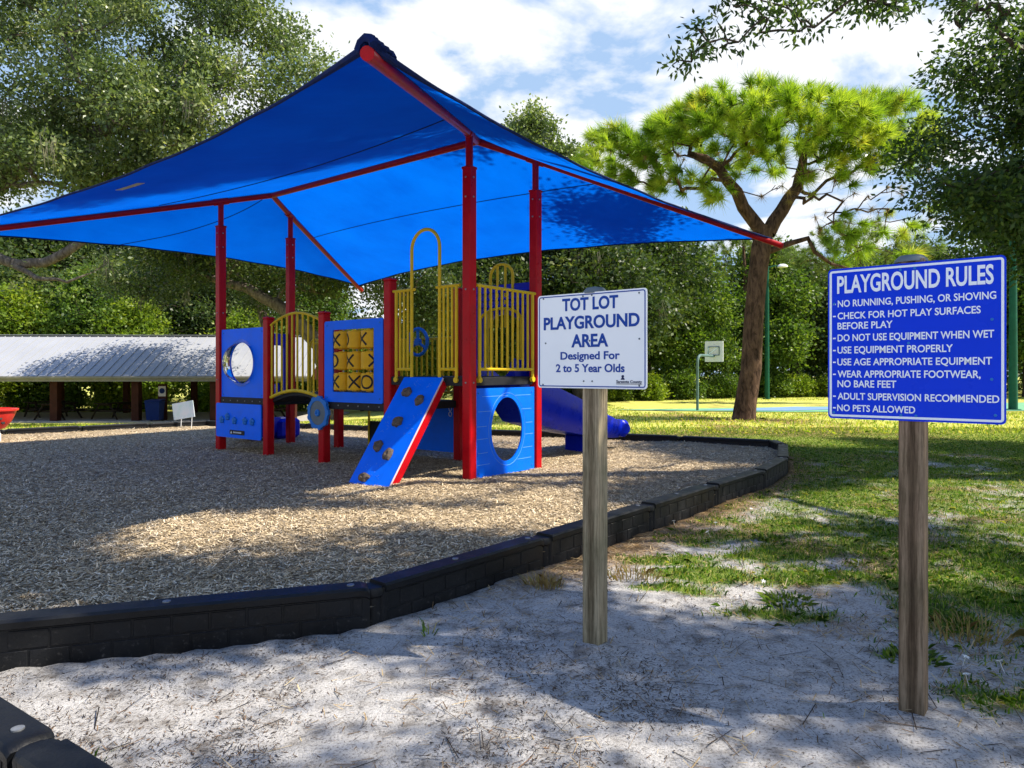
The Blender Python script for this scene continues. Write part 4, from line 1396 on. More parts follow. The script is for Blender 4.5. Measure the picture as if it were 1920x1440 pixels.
# TOT LOT sign
sc0 = Vector((.368, 3.317)); SZ = 1.489
ts = thing('playground_sign', 'white metal sign reading TOT LOT PLAYGROUND AREA on a grey wooden post', 'sign', (sc0.x, sc0.y, 0), RZ)
sign_post(ts, SZ + .235, M['wood_grey'], 1)
b = MB(); b.lathe([(.060, 0), (.058, .01), (.042, .028), (.0, .036)], 16, Matrix.Translation((0, .0515, SZ + .225))); 
b.build('post_cap', M['grey_plastic'], ts, smooth=True)
b = MB(); b.prism(rect(-.30, -.2285, .30, .2285, rad=.014), 0, .0035, Matrix.Translation((0, 0, SZ)) @ XZ)
sh = b.build('sign_sheet', M['sign_white'], ts)
b = MB(); ring_frame(b, .586, .444, .005, -.0012, -.0002, .012, 0, SZ)
b.build('border_line', M['sign_blue_print'], sh)
for s, x0, x1, z0, h, bo in (('TOT LOT', -.1543, .1541, .1476, .0560, .030), ('PLAYGROUND', -.2640, .2640, .0594, .0569, .030), ('AREA', -.1016, .1018, -.0294, .0575, .030),
                             ('Designed For', -.1642, .1623, -.0895, .0355, .022), ('2 to 5 Year Olds', -.1909, .1875, -.1500, .0365, .022)):
    text(sh, s, x0, x1, SZ + z0, h, -.0003, M['sign_blue_print'], bo)
text(sh, 'Sarasota County', .1442, .2753, SZ - .2005, .0125, -.0003, M['sign_dark_print'], .012)
b = MB()
b.box((.2098, -.0009, SZ - .2040), (.131, .0012, .0012)); b.box((.2098, -.0009, SZ - .2065), (.131, .0012, .0010))
# small county emblem: a bust on a plinth
for poly in ([(.168, -.186), (.188, -.186), (.186, -.180), (.181, -.176), (.174, -.176), (.170, -.180)], [(.173, -.176), (.182, -.176), (.185, -.170), (.181, -.164), (.174, -.165), (.171, -.170)]):
    b.prism([(x, z + SZ) for x, z in poly], -.0015, -.0003, XZ)
b.build('county_emblem', M['sign_dark_print'], sh)
b = MB()
for x, z in ((-.266, .213), (.261, .208), (-.253, -.008), (.262, 0), (-.036, .212), (.013, .214), (.001, -.002), (-.032, -.194), (.015, -.194), (-.269, -.213), (.262, -.212)):
    b.lathe([(.0045, 0), (.004, .0025), (0, .003)], 8, Matrix.Translation((x, -.0001, SZ + z)) @ Matrix.Rotation(R(90), 4, 'X'), cap=False)
b.build('screws', M['grey_plastic'], sh, smooth=True)

# PLAYGROUND RULES sign
sc1 = Vector((1.535, 2.688)); SZ2 = 1.4545
rs = thing('rules_sign', 'blue metal PLAYGROUND RULES sign with white lettering on a brown wooden post', 'sign', (sc1.x, sc1.y, 0), RZ - R(1.3))
sign_post(rs, SZ2 + .322, M['wood_brown'], 2)
b = MB(); b.lathe([(.060, 0), (.058, .01), (.042, .026), (.0, .032)], 16, Matrix.Translation((-.008, .0515, SZ2 + .312)))
b.build('post_cap', M['grey_plastic'], rs, smooth=True)
b = MB(); b.prism(rect(-.30, -.305, .30, .305, rad=.016), 0, .0035, Matrix.Translation((0, 0, SZ2)) @ XZ)
sh = b.build('sign_sheet', M['sign_blue'], rs)
b = MB(); ring_frame(b, .588, .594, .0085, -.0012, -.0002, .012, 0, SZ2)
b.build('border_line', M['sign_white_print'], sh)
RL = [('PLAYGROUND RULES', -.2648, .2630, .2057, .0665, .024), ('NO RUNNING, PUSHING, OR SHOVING', -.2625, .2705, .1492, .0263, .016), ('CHECK FOR HOT PLAY SURFACES', -.2631, .2240, .0995, .0259, .016),
      ('BEFORE PLAY', -.2635, -.0628, .0581, .0265, .016), ('DO NOT USE EQUIPMENT WHEN WET', -.2630, .2645, .0097, .0267, .016), ('USE EQUIPMENT PROPERLY', -.2636, .1376, -.0399, .0268, .016),
      ('USE AGE APPROPRIATE EQUIPMENT', -.2641, .2584, -.0882, .0265, .016), ('WEAR APPROPRIATE FOOTWEAR,', -.2631, .2237, -.1372, .0268, .016), ('NO BARE FEET', -.2635, -.0501, -.1769, .0271, .016),
      ('ADULT SUPERVISION RECOMMENDED', -.2630, .2797, -.2266, .0261, .016), ('NO PETS ALLOWED', -.2646, .0145, -.2741, .0256, .016)]
for i, (s, x0, x1, z0, h, bo) in enumerate(RL):
    text(sh, s, x0, x1, SZ2 + z0, h, -.0003, M['sign_white_print'], bo)
b = MB()
for i in (1, 2, 4, 5, 6, 7, 9, 10):
    z = RL[i][3] + .012
    b.box((-.2755, -.001, SZ2 + z), (.011, .0015, .0055))
b.build('bullet_dashes', M['sign_white_print'], sh)
b = MB()
for x, z in ((-.036, .281), (.013, .283), (-.008, -.004), (-.034, -.283), (.017, -.284), (.258, .075), (.257, -.142), (.268, -.272), (-.278, -.281), (-.276, .163)):
    b.lathe([(.0055, 0), (.005, .003), (0, .004)], 8, Matrix.Translation((x, -.0001, SZ2 + z)) @ Matrix.Rotation(R(90), 4, 'X'), cap=False)
b.build('screws', M['gear_blue'], sh, smooth=True)

# ------------------------------------------------------------------ small things at the left
rbz = .05
t = thing('spinner_seat', 'coral red bowl seat with round holes on a white stand at the left edge', 'play seat', (-9.68, 12.9, rbz))
b = MB()
prof = [(.14, .20), (.26, .24), (.36, .36), (.42, .50), (.44, .56), (.47, .57), (.475, .60), (.44, .61), (.40, .52), (.34, .40), (.24, .28), (0, .25)]
b.lathe(prof, 40, cap=False)
so = b.build('bowl', M['red_bowl'], t, smooth=True)
b = MB()
for a, z, rr2 in ((-60, .42, .035), (-42, .35, .045), (-25, .44, .03), (-80, .37, .04), (-15, .36, .035), (-100, .44, .04)):
    rad = .36 + (z - .36) * .42 + .003
    q = Matrix.Rotation(R(a), 4, 'Z') @ Matrix.Translation((rad, 0, z)) @ Matrix.Rotation(R(68), 4, 'Y')
    b.lathe([(rr2, -.01), (rr2, .004), (0, .004)], 16, q, cap=False)
b.build('drain_holes', M['mark_dark'], so, smooth=True)
b = MB(); b.lathe([(.20, -.2), (.20, .14), (.18, .20), (.10, .24)], 24); b.build('stand', M['white_paint'], t, smooth=True)

yz = float(gz(-8.1, 17.3))
t = thing('yard_sign', 'small tilted white yard sign on two wire legs by the lawn strip', 'sign', (-7.5, 16.05, float(gz(-7.5, 16.05)) + .10), R(-18))
def yard_mat():
    m, nt, bs, out = nodes('pale printed board')
    n = noise(nt, 4.5, 4, .5)
    c = ramp(nt, [(.40, (.72, .74, .74)), (.56, (.62, .71, .73)), (.66, (.56, .68, .62)), (.74, (.74, .76, .76))], n)
    nt.links.new(c, bs.inputs['Base Color']); bs.inputs['Roughness'].default_value = .4
    return m
TM = Matrix.Rotation(R(-9), 4, 'Y')
b = MB(); b.prism([(-.30, .20), (.30, .20), (.30, .58), (-.30, .58)], -.006, .006, TM @ XZ)
b.build('board', yard_mat(), t)
b = MB()
for x in (-.14, .16):
    b.tube([(x, 0, -.15), (x + .02, .012, .4)], .008, 6)
b.build('wire_legs', M['white_paint'], t)

# ------------------------------------------------------------------ pavilion
PZ = -1.0
pv = thing('picnic_pavilion', 'open picnic pavilion with white ribbed metal roof and red brown posts', 'pavilion', (-20.5, 32, PZ), R(2.0))
b = MB()
x0, x1 = -14, 11.2
ez, rz2, dep = 2.13, 4.18, 3.7
th = .05
b.add([(x0, -.0, ez), (x1, 0, ez), (x1, dep, rz2), (x0, dep, rz2), (x0, 2 * dep, ez), (x1, 2 * dep, ez),
       (x0, 0, ez - th), (x1, 0, ez - th), (x1, dep, rz2 - th), (x0, dep, rz2 - th), (x0, 2 * dep, ez - th), (x1, 2 * dep, ez - th)],
      [(0, 1, 2, 3), (3, 2, 5, 4), (6, 9, 8, 7), (9, 10, 11, 8), (0, 6, 7, 1), (4, 5, 11, 10), (0, 3, 9, 6), (3, 4, 10, 9), (1, 7, 8, 2), (2, 8, 11, 5)])
k = x0 + .15
sl_ = math.hypot(dep, rz2 - ez); an = math.atan2(rz2 - ez, dep)
while k < x1:
    for s_ in (1, -1):
        Mx = Matrix.Translation((k, dep - s_ * dep / 2, (ez + rz2) / 2)) @ Matrix.Rotation(s_ * an, 4, 'X')
        b.box((0, 0, .018), (.035, sl_ - .02, .035), Mx)
    k += .42
b.box(((x0 + x1) / 2, dep, rz2 + .03), (x1 - x0 + .05, .3, .03))
ro = b.build('roof', M['roof'], pv)
b = MB(); b.box(((x0 + x1) / 2, -.06, ez - .05), (x1 - x0, .11, .12), bev=.02); b.box(((x0 + x1) / 2, -.012, ez - .17), (x1 - x0 - .1, .04, .14))
b.build('gutter', M['gutter'], ro)
b = MB(); b.box((x1 + .02, dep, ez - .05), (.04, 2 * dep - .3, .22)); b.add([(x1 - .03, .2, ez), (x1 - .03, 2 * dep - .2, ez), (x1 - .03, dep, rz2 - .1), (x1 - .09, .2, ez), (x1 - .09, 2 * dep - .2, ez), (x1 - .09, dep, rz2 - .1)], [(0, 1, 2), (3, 5, 4), (0, 3, 4, 1), (1, 4, 5, 2), (2, 5, 3, 0)])
b.build('gable', M['brown_paint'], pv)
b = MB(); b.box(((x0 + x1) / 2, dep, -.05), (x1 - x0 + .6, 2 * dep + .2, .22)); b.build('slab', M['concrete'], pv)
for x in (-12.5, -8.4, -4.3, -.7, 3.0, 6.6, 10.2):
    for y in (.5, 2 * dep - .5):
        b = MB(); b.box((x, y, ez / 2 - .02), (.34 if y < 1 else .28, .34 if y < 1 else .28, ez - .1), bev=.01)
        b.build('column', M['brown_paint'], pv)
b = MB()
for y in (.5, 2 * dep - .5):
    b.box(((x0 + x1) / 2, y, ez - .02 + .12), (x1 - x0 - .4, .16, .22))
b.build('beam', M['dark_wood'], pv)
CR, SR = math.cos(R(2)), math.sin(R(2))
def pvw(x, y, z=0): return (-20.5 + x * CR - y * SR, 32 + x * SR + y * CR, PZ + .06 + z)
def picnic(x, y, rz, label):
    t = thing('picnic_table', label, 'picnic table', pvw(x, y), rz, 'picnic tables under the pavilion')
    b = MB()
    for i in range(5): b.box((0, -.32 + i * .16, .76), (1.9, .145, .04), bev=.006)
    b.build('tabletop', M['dark_wood'], t)
    for s_ in (-1, 1):
        b = MB()
        for i in range(2): b.box((0, s_ * (.66 + i * .15), .45), (1.9, .14, .04), bev=.006)
        b.build('bench', M['dark_wood'], t)
    for xx in (-.65, .65):
        b = MB()
        b.box((xx, 0, .71), (.05, .74, .09)); b.box((xx + .045, 0, .40), (.04, 1.6, .09))
        for s_ in (-1, 1):
            b.tube([(xx - .045, s_ * .28, .74), (xx - .045, s_ * .72, 0)], .05, 4)
        b.build('leg_frame', M['dark_wood'], t)
    return t
picnic(-1.2, 1.6, R(90), 'dark A-frame picnic table nearest the left column of the pavilion')
picnic(1.3, 1.9, R(78), 'dark A-frame picnic table left of the blue bin, end on')
picnic(-3.0, 3.6, R(60), 'dark picnic table at the far back of the pavilion')
picnic(8.4, 2.4, R(90), 'dark picnic table at the right end of the pavilion, behind the play set')
t = thing('recycling_bin', 'dark blue wheeled bin beside a pavilion column', 'bin', pvw(4.0, .15), R(6))
b = MB()
b.add([(-.27, -.27, .06), (.27, -.27, .06), (.27, .27, .06), (-.27, .27, .06), (-.32, -.34, .92), (.32, -.34, .92), (.32, .34, .92), (-.32, .34, .92)], [(3, 2, 1, 0), (4, 5, 6, 7), (0, 1, 5, 4), (1, 2, 6, 5), (2, 3, 7, 6), (3, 0, 4, 7)])
b.box((0, 0, .89), (.67, .71, .05), bev=.01)
b.build('bin_body', M['bin_blue'], t)
b = MB(); b.add([(-.33, -.36, .925), (.33, -.36, .925), (.33, .36, .97), (-.33, .36, .97), (-.33, -.36, .96), (.33, -.36, .96), (.33, .36, 1.01), (-.33, .36, 1.01)], [(3, 2, 1, 0), (4, 5, 6, 7), (0, 1, 5, 4), (1, 2, 6, 5), (2, 3, 7, 6), (3, 0, 4, 7)])
b.tube([(-.28, .40, .95), (.28, .40, .95)], .018, 8); b.build('lid', M['bin_blue'], t)
b = MB()
for x in (-.24, .24): b.tube([(x - .03, .26, .12), (x + .03, .26, .12)], .12, 16)
b.build('wheels', M['deck_black'], t)
t = thing('notice_board', 'pale notice with a round picture fixed on a brown stand behind the blue bin', 'notice', pvw(4.05, .82), R(2))
b = MB(); b.box((0, 0, .85), (.40, .12, 1.7), bev=.01); b.build('stand', M['brown_paint'], t)
b = MB(); b.prism(rect(-.17, 1.12, .17, 1.60, rad=.03), -.072, -.062, XZ); pb = b.build('notice_sheet', M['poster'], t)
b = MB(); b.lathe([(.13, 0), (.13, .004), (.09, .004), (.09, 0)], 20, Matrix.Translation((0, -.0725, 1.38)) @ Matrix.Rotation(R(90), 4, 'X')); b.build('round_picture', M['bin_blue'], pb)

# ------------------------------------------------------------------ court, hoop and light poles
def patch(name, pts, off, m, lift_mat=None, n=24):
    a, b_, c, d = [Vector((*p, 0)) for p in pts]
    V = []
    for i in range(n + 1):
        for j in range(n + 1):
            p = a.lerp(b_, i / n).lerp(d.lerp(c, i / n), j / n)
            V.append((p.x, p.y, float(gz(p.x, p.y)) + off))
    V = np.array(V); i = (np.arange(n)[:, None] * (n + 1) + np.arange(n)[None, :]).ravel()
    F = np.stack([i, i + n + 1, i + n + 2, i + 1], 1)
    return tag(link(name, np_mesh(name, V, F, m, smooth=True)), kind='structure')
patch('court_surface', [(4.0, 29.2), (10.5, 26.6), (34, 30), (34, 40)], .030, M['court_green'])
patch('court_key', [(7.6, 28.55), (10.9, 27.6), (15.8, 30.9), (13.2, 32.6)], .042, M['court_blue'])
hz0 = float(gz(7.54, 28.4))
t = thing('basketball_hoop', 'white basketball backboard seen from behind on a thin gooseneck pole', 'basketball hoop', (7.54, 28.4, hz0), RZ + R(90))
# local x points away from the camera to the right (towards the court); the board faces +x
b = MB()
b.tube([(0, 0, -.1), (0, 0, 1.95)] + [(.32 - .32 * math.cos(R(a)), 0, 1.95 + .32 * math.sin(R(a))) for a in range(10, 91, 16)] + [(1.73, 0, 2.27)], .055, 12)
b.build('pole', M['grey_pole'], t, smooth=True)
b = MB(); b.prism(rect(-.40, 2.02, .40, 2.90, rad=.02), 1.75, 1.79, YZ)
bd = b.build('backboard', M['white_paint'], t)
b = MB()
for z in (2.30, 2.66): b.box((1.735, 0, z), (.025, .5, .025))
for y in (-.24, .24): b.box((1.735, y, 2.48), (.025, .025, .38))
b.tube([(1.0, 0, 2.27), (1.73, -.22, 2.66)], .018, 6); b.tube([(1.0, 0, 2.27), (1.73, .22, 2.66)], .018, 6)
b.build('back_bracket', M['grey_pole'], bd)
b = MB(); b.tube([(2.05 + .225 * math.cos(R(a)), .225 * math.sin(R(a)), 2.18) for a in range(0, 360, 15)], .012, 6, closed=True); b.box((1.81, 0, 2.18), (.05, .12, .1))
b.build('rim', M['red'], t, smooth=True)
def light_pole(x, y, h, label, rad, arm=True, m='green_pole'):
    z = float(gz(x, y))
    t = thing('light_pole', label, 'light pole', (x, y, z))
    b = MB(); b.tube([(0, 0, -.2), (0, 0, h)], [rad, rad * .72], 14); b.tube([(0, 0, 0), (0, 0, .06)], rad * 1.7, 14)
    b.build('pole', M[m], t, smooth=True)
    b = MB(); b.tube([(0, 0, h - .12), (.5, 0, h + .02), (.75, 0, h + .02)], .03, 8); b.build('arm', M[m], t, smooth=True)
    b = MB(); b.lathe([(.0, .12), (.12, .11), (.22, .04), (.26, -.06), (.20, -.10), (0, -.12)], 18, Matrix.Translation((.95, 0, h)) @ Matrix.Scale(1.3, 4, (1, 0, 0)), cap=False)
    b.build('lamp_head', M['white_paint'], t, smooth=True)
    return t
light_pole(15.7, 43, 8.2, 'slim green light pole just right of the pine trunk, with a white lamp head', .15)
light_pole(20.8, 29.0, 7.2, 'thick dark green light pole at the right edge behind the blue sign', .17)
#TREES
OAKBLOBS = [((-3.55, 2.5, 4.8), (1.7, 1.5, 1.8), 300), ((-3.2, 1.5, 6.2), (1.7, 1.2, 1.0), 130), ((-4.7, 2.4, 3.9), (.8, .8, .7), 24), ((-3.4, .6, 7.6), (2.0, 2.4, 1.1), 80), ((-1.0, -.6, 8.6), (3.0, 3.2, 2.0), 90), ((-9.5, -2.2, 9.2), (2.1, 2.8, .8), 400), ((-9.2, -2.0, 8.1), (2.0, 2.7, .5), 200), ((-12.4, -.8, 9.4), (1.9, 2.5, .7), 260), ((-13.0, -2.2, 7.6), (2.6, 2.5, .6), 300),
            ((-5.7, -5.6, 7.2), (2.9, 1.9, 1.0), 400), ((-7.6, -4.6, 7.4), (2.6, 1.0, .7), 170), ((-4.8, -1.8, 7.6), (2.3, 1.7, .7), 190), ((.2, 2.2, 7.0), (3.3, 3.4, 2.0), 400), ((3.6, 3.0, 7.6), (2.6, 3.0, 1.5), 220), ((-6.4, 1.9, 7.9), (1.5, 1.1, .6), 80), ((-2.6, -4.8, 7.0), (2.2, 2.4, 1.6), 240)]  # most are unseen crown masses, added to shade canopy, sand, chips and grass
OAKGAPS = [(-1.1, 2.98, .6, .25), (-.2, 2.85, .35, .12), (-.5, 2.48, .3, .12), (.1, 2.86, .25, .1), (-.55, 3.62, .25, .1), (1.1, 4.2, .7, .35), (.9, 4.75, .6, .2), (1.9, 2.86, .3, .15), (2.97, 4.47, .6, .25), (3.2, 7.1, 1.0, .4), (5.1, 7.5, .8, .3),
           (-2.35, 5.85, 1.0, .35), (-.78, 6.4, 1.2, .45), (.2, 6.4, .8, .5), (-.35, 7.5, 1.2, .25), (2.4, 11, 1.3, .4), (1.6, 9.0, .8, .3), (4.6, 10.5, 1.0, .3)]  # sun patches on the ground; unseen crown is cut open to light them
OAKSPRAYS = [(-9.75, -2.0, 4.62), (-9.95, -2.1, 4.30), (-10.1, -2.0, 4.18), (-9.6, -2.1, 4.48), (-9.85, -2.05, 4.75), (-9.4, -1.9, 4.75), (-9.3, -2, 4.5), (-9.7, -1.9, 4.9), (-9.45, -2.0, 4.95), (-8.75, -1.9, 4.85), (-8.6, -2.0, 4.6), (-8.45, -1.9, 4.75), (-8.5, -1.8, 4.95), (-8.0, -1.6, 5.0),
             (-7.6, -1.2, 5.3), (-7.2, -1.0, 5.2), (-6.8, -.6, 5.3), (-6.4, -.2, 5.5), (-6.0, .2, 5.6), (-5.6, .6, 5.5)]
# ------------------------------------------------------------------ trees
def ell(r, c, rad, n, shell=.45):
    d = r.normal(size=(n, 3)); d /= np.linalg.norm(d, axis=1)[:, None]
    q = r.random(n) ** shell
    return np.array(c) + d * q[:, None] * np.array(rad)

def leaf_cards(r, centres, per, rc, l0, l1, wr, out_dir=None, flat=.75, droop=.0):
    n = len(centres) * per
    c = np.repeat(centres, per, 0)
    off = r.normal(size=(n, 3)) * rc; off[:, 2] *= flat
    p = c + off
    d = off / (np.linalg.norm(off, axis=1)[:, None] + 1e-6) + r.normal(size=(n, 3)) * .8
    d[:, 2] -= droop
    d /= np.linalg.norm(d, axis=1)[:, None]
    nn = r.normal(size=(n, 3)); nn[:, 2] += .5
    s = np.cross(d, nn); s /= np.linalg.norm(s, axis=1)[:, None] + 1e-9
    l = r.uniform(l0, l1, n)[:, None]; w = l * wr
    V = np.stack([p, p + d * l * .45 + s * w, p + d * l, p + d * l * .45 - s * w], 1).reshape(-1, 3)
    # leaves of one spray share much of their tone
    rnd = np.clip(.62 * np.repeat(r.random(len(centres)), per) + .5 * r.random(n) - .06, 0, 1)
    return V, np.arange(4 * n).reshape(-1, 4), rnd

def needle_tufts(r, tips, dirs, per, l0, l1, w):
    n = len(tips) * per
    c = np.repeat(tips, per, 0); dd = np.repeat(dirs, per, 0)
    d = dd * .62 + r.normal(size=(n, 3)) * .50
    d /= np.linalg.norm(d, axis=1)[:, None]
    l = (r.uniform(l0, l1, n) * np.repeat(r.uniform(.6, 1.25, len(tips)), per))[:, None]
    p = c + dd * r.uniform(-.16, .04, n)[:, None]
    s = np.cross(d, r.normal(size=(n, 3))); s /= np.linalg.norm(s, axis=1)[:, None]
    e = p + d * l; e[:, 2] -= l[:, 0] * .10
    V = np.stack([p - s * w / 2, p + s * w / 2, e], 1).reshape(-1, 3)
    rnd = np.clip(.8 * np.repeat(r.random(len(tips)) ** 1.1, per) + .2 * r.random(n), 0, 1)
    return V, np.arange(3 * n).reshape(-1, 3), rnd

def skeleton(r, trunk, targets, jitter=.12, r_tip=.012, expo=2.4, kdown=.0, limbs=()):
    """trunk: list of ((x,y,z), radius); every target joins the nearest branch already grown"""
    nodes = [np.array(trunk[0][0], float)]; par = [-1]; base_r = [trunk[0][1]]
    for (p, rad) in trunk[1:]:
        a = nodes[-1]; p = np.array(p, float)
        k = max(2, int(np.linalg.norm(p - a) / .5))
        r0 = base_r[-1]
        for i in range(1, k + 1):
            nodes.append(a + (p - a) * i / k + (r.normal(size=3) * .03 if i < k else 0)); par.append(len(nodes) - 2); base_r.append(r0 + (rad - r0) * i / k)
    ntr = len(nodes)
    for limb in limbs:
        first = True
        Lp = [np.array([*p, q], float) for p, q in limb]
        sm = []
        for q in range(len(Lp) - 1):
            p0, p1, p2, p3 = Lp[max(q - 1, 0)], Lp[q], Lp[q + 1], Lp[min(q + 2, len(Lp) - 1)]
            for u in (0, .25, .5, .75):
                sm.append(.5 * (2 * p1 + (p2 - p0) * u + (2 * p0 - 5 * p1 + 4 * p2 - p3) * u * u + (3 * p1 - p0 - 3 * p2 + p3) * u ** 3))
        sm.append(Lp[-1])
        limb = [(tuple(q[:3]), float(q[3])) for q in sm]
        for (p, rad) in limb:
            p = np.array(p, float)
            pi = int(np.argmin(np.linalg.norm(np.array(nodes) - p, axis=1))) if first else len(nodes) - 1
            a = nodes[pi]; k = max(1, int(np.linalg.norm(p - a) / .35)); r0 = min(base_r[pi], limb[0][1])
            for i in range(1, k + 1):
                nodes.append(a + (p - a) * i / k + r.normal(size=3) * .03); par.append(pi if i == 1 else len(nodes) - 2); base_r.append(r0 + (rad - r0) * i / k)
            first = False
    order = np.argsort(np.linalg.norm(targets - nodes[ntr * 2 // 3], axis=1))
    for ti in order:
        t = targets[ti]
        A = np.array(nodes)
        lo = ntr // 3
        d = np.linalg.norm(A[lo:] - t, axis=1) + .9 * np.maximum(0, A[lo:, 2] - t[2] + kdown)
        j = int(np.argmin(d)) + lo
        a = nodes[j]; L = np.linalg.norm(t - a)
        k = max(2, min(7, int(L / .45)))
        sag = r.normal(size=3) * jitter * L
        pj = j
        for i in range(1, k + 1):
            u = i / k
            q = a + (t - a) * u + sag * 4 * u * (1 - u) * .5 + np.array([0, 0, .10 * L * 4 * u * (1 - u) * .4]) + r.normal(size=3) * .02 * min(L, 2)
            nodes.append(q); par.append(pj); pj = len(nodes) - 1; base_r.append(0)
    n = len(nodes)
    acc = np.full(n, 0.0); nch = np.zeros(n, int)
    for i in range(n - 1, 0, -1):
        if nch[i] == 0: acc[i] += r_tip ** expo
        acc[par[i]] += acc[i]; nch[par[i]] += 1
    rad = acc ** (1 / expo)
    rad = np.maximum(rad, np.array(base_r))
    for i in range(1, n):
        rad[i] = min(rad[i], rad[par[i]] * .98)
    # chains that follow the thickest child
    child = {}
    for i in range(1, n): child.setdefault(par[i], []).append(i)
    b = MB(); starts = [(0, None)]
    while starts:
        i, pv_ = starts.pop()
        pts, rs = [], []
        if pv_ is not None:
            pts.append(nodes[pv_]); rs.append(rad[i] * 1.05)
        while True:
            pts.append(nodes[i]); rs.append(rad[i])
            ch_ = child.get(i, [])
            if not ch_: break
            m = max(ch_, key=lambda q: rad[q])
            for q in ch_:
                if q != m: starts.append((q, i))
            i = m
        if len(pts) > 1:
            b.tube([tuple(p) for p in pts], [float(x) for x in rs], 12 if rs[0] > .15 else (7 if rs[0] > .05 else 4), cap=False)
    return b

def smooth_trunk(b, name, m, parent):
    o = b.build(name, m, parent, fix=False)
    o.data.polygons.foreach_set('use_smooth', [True] * len(o.data.polygons))
    return o

def clumped(r, c, rad, n, shell, k, sd):
    if k <= 1: return ell(r, c, rad, n, shell)
    sup = ell(r, c, rad, max(1, int(round(n / k))), shell)
    q = np.repeat(sup, k, 0)
    o = r.normal(size=q.shape) * sd; o[:, 2] *= .6
    return q + o
def tree(name, label, cat, loc, trunk, blobs, per, rc, l0, l1, wr, leaf, bark, seed, group=None, shell=.45, extra=None, droop=.0, r_tip=.012, moss=0, kdown=0., rz=0, limbs=(), clump=(1, 0), sprays=None, wr2=.2, gaps=None):
    r = np.random.default_rng(seed)
    t = thing(name, label, cat, loc, rz, group)
    cen = np.concatenate([clumped(r, c, rad, n, shell, *clump) for c, rad, n in blobs])
    if gaps is not None:
        W = cen + np.array(loc)
        gxy = W[:, :2] - np.array([sd.x, sd.y]) / sd.z * W[:, 2:3]
        wob = .9 + .5 * fbm(gxy[:, 0] * 2.2, gxy[:, 1] * 2.2, 88)
        kill = np.zeros(len(cen), bool)
        for (cx, cy, rx, ry) in gaps:
            kill |= np.hypot((gxy[:, 0] - cx) / (rx + .17), (gxy[:, 1] - cy) / (ry + .20)) < wob
        cen = cen[~(kill & (W[:, 2] > 6.6))]
    if extra is not None: cen = np.concatenate([cen, np.array(extra, float)])
    allc = cen
    if sprays is not None:
        sc_ = np.repeat(np.array(sprays, float), 5, 0); sc_ = sc_ + r.normal(size=sc_.shape) * np.array([.13, .13, .09])
        allc = np.concatenate([cen, sc_])
    b = skeleton(r, trunk, allc, r_tip=r_tip, kdown=kdown, limbs=limbs)
    smooth_trunk(b, 'trunk', bark, t)
    V, F, rnd = leaf_cards(r, cen, per, rc, l0, l1, wr, droop=droop)
    if sprays is not None:
        V2, F2, r2 = leaf_cards(r, sc_, 30, .075, .05, .095, wr2, droop=.3)
        F = np.concatenate([F, F2 + len(V)]); V = np.concatenate([V, V2]); rnd = np.concatenate([rnd, r2])
    link('crown', np_mesh('crown', V, F, leaf, rnd=rnd), t)
    if moss:
        k = r.integers(0, len(cen), moss)
        mc = cen[k] + r.normal(size=(moss, 3)) * .3
        n = moss * 26
        c = np.repeat(mc, 26, 0) + r.normal(size=(n, 3)) * np.array([.10, .10, .12])
        l = r.uniform(.2, .7, n)
        a = r.uniform(0, 6.28, n); s = np.stack([np.cos(a), np.sin(a), 0 * a], 1) * .012
        e = c + np.stack([r.normal(0, .06, n), r.normal(0, .06, n), -l], 1)
        VV = np.stack([c - s, c + s, e], 1).reshape(-1, 3)
        link('hanging_moss', np_mesh('hanging_moss', VV, np.arange(3 * n).reshape(-1, 3), M['moss'], rnd=r.random(n)), t)
    return t

def gl(x, y, dz=0): return (x, y, float(gz(x, y)) + dz)

# big live oak behind the left half of the canopy
z0 = float(gz(-15.5, 20.5))
tree('live_oak', 'huge live oak filling the upper left corner behind the canopy', 'tree', (-15.5, 20.5, z0),
     [((-2.2, 0, -.3), .6), ((-2.1, 0, 2.2), .5), ((-1.6, -.2, 5.0), .42), ((.6, -.4, 7.2), .32), ((4.4, -.5, 8.8), .2)],
     [((1.0, 0, 10.5), (4.6, 4.0, 3.6), 255), ((4.6, -.6, 9.4), (3.0, 2.8, 2.2), 140), ((7.6, -1.0, 8.6), (2.4, 2.2, 1.7), 100), ((3.2, 0, 13.0), (3.8, 3.2, 2.0), 120), ((7.0, -.4, 11.8), (2.4, 2.2, 1.6), 80),
      ((9.0, -.4, 11.0), (1.5, 1.5, 1.1), 26), ((4.6, -1.2, 6.9), (2.4, 1.6, 1.0), 70), ((-2.4, -.5, 8.0), (3, 3, 2.4), 100), ((1.6, -1.2, 7.2), (2.0, 1.6, 1.2), 60), ((9.9, -.4, 9.6), (1.0, 1.0, .9), 14), ((8.0, -.2, 13.3), (.9, .9, 1.0), 14)],
     150, .27, .08, .155, .27, M['leaf_oak'], M['bark_oak'], 101, moss=60, limbs=[[((-1.0, -1.4, 5.0), .2), ((1.2, -2.2, 4.85), .16), ((2.6, -2.5, 4.4), .13), ((3.7, -2.5, 4.5), .12), ((4.8, -2.4, 5.3), .10), ((5.8, -2.2, 6.0), .07)], [((2.6, -2.5, 4.4), .08), ((3.4, -2.8, 4.0), .06), ((4.6, -3.0, 3.9), .03)]],
     clump=(5, .36), extra=[(4.5, -1.8, 5.6), (6.4, -2.0, 5.6), (3.0, -2.4, 4.0), (5.0, -2.4, 4.4)])
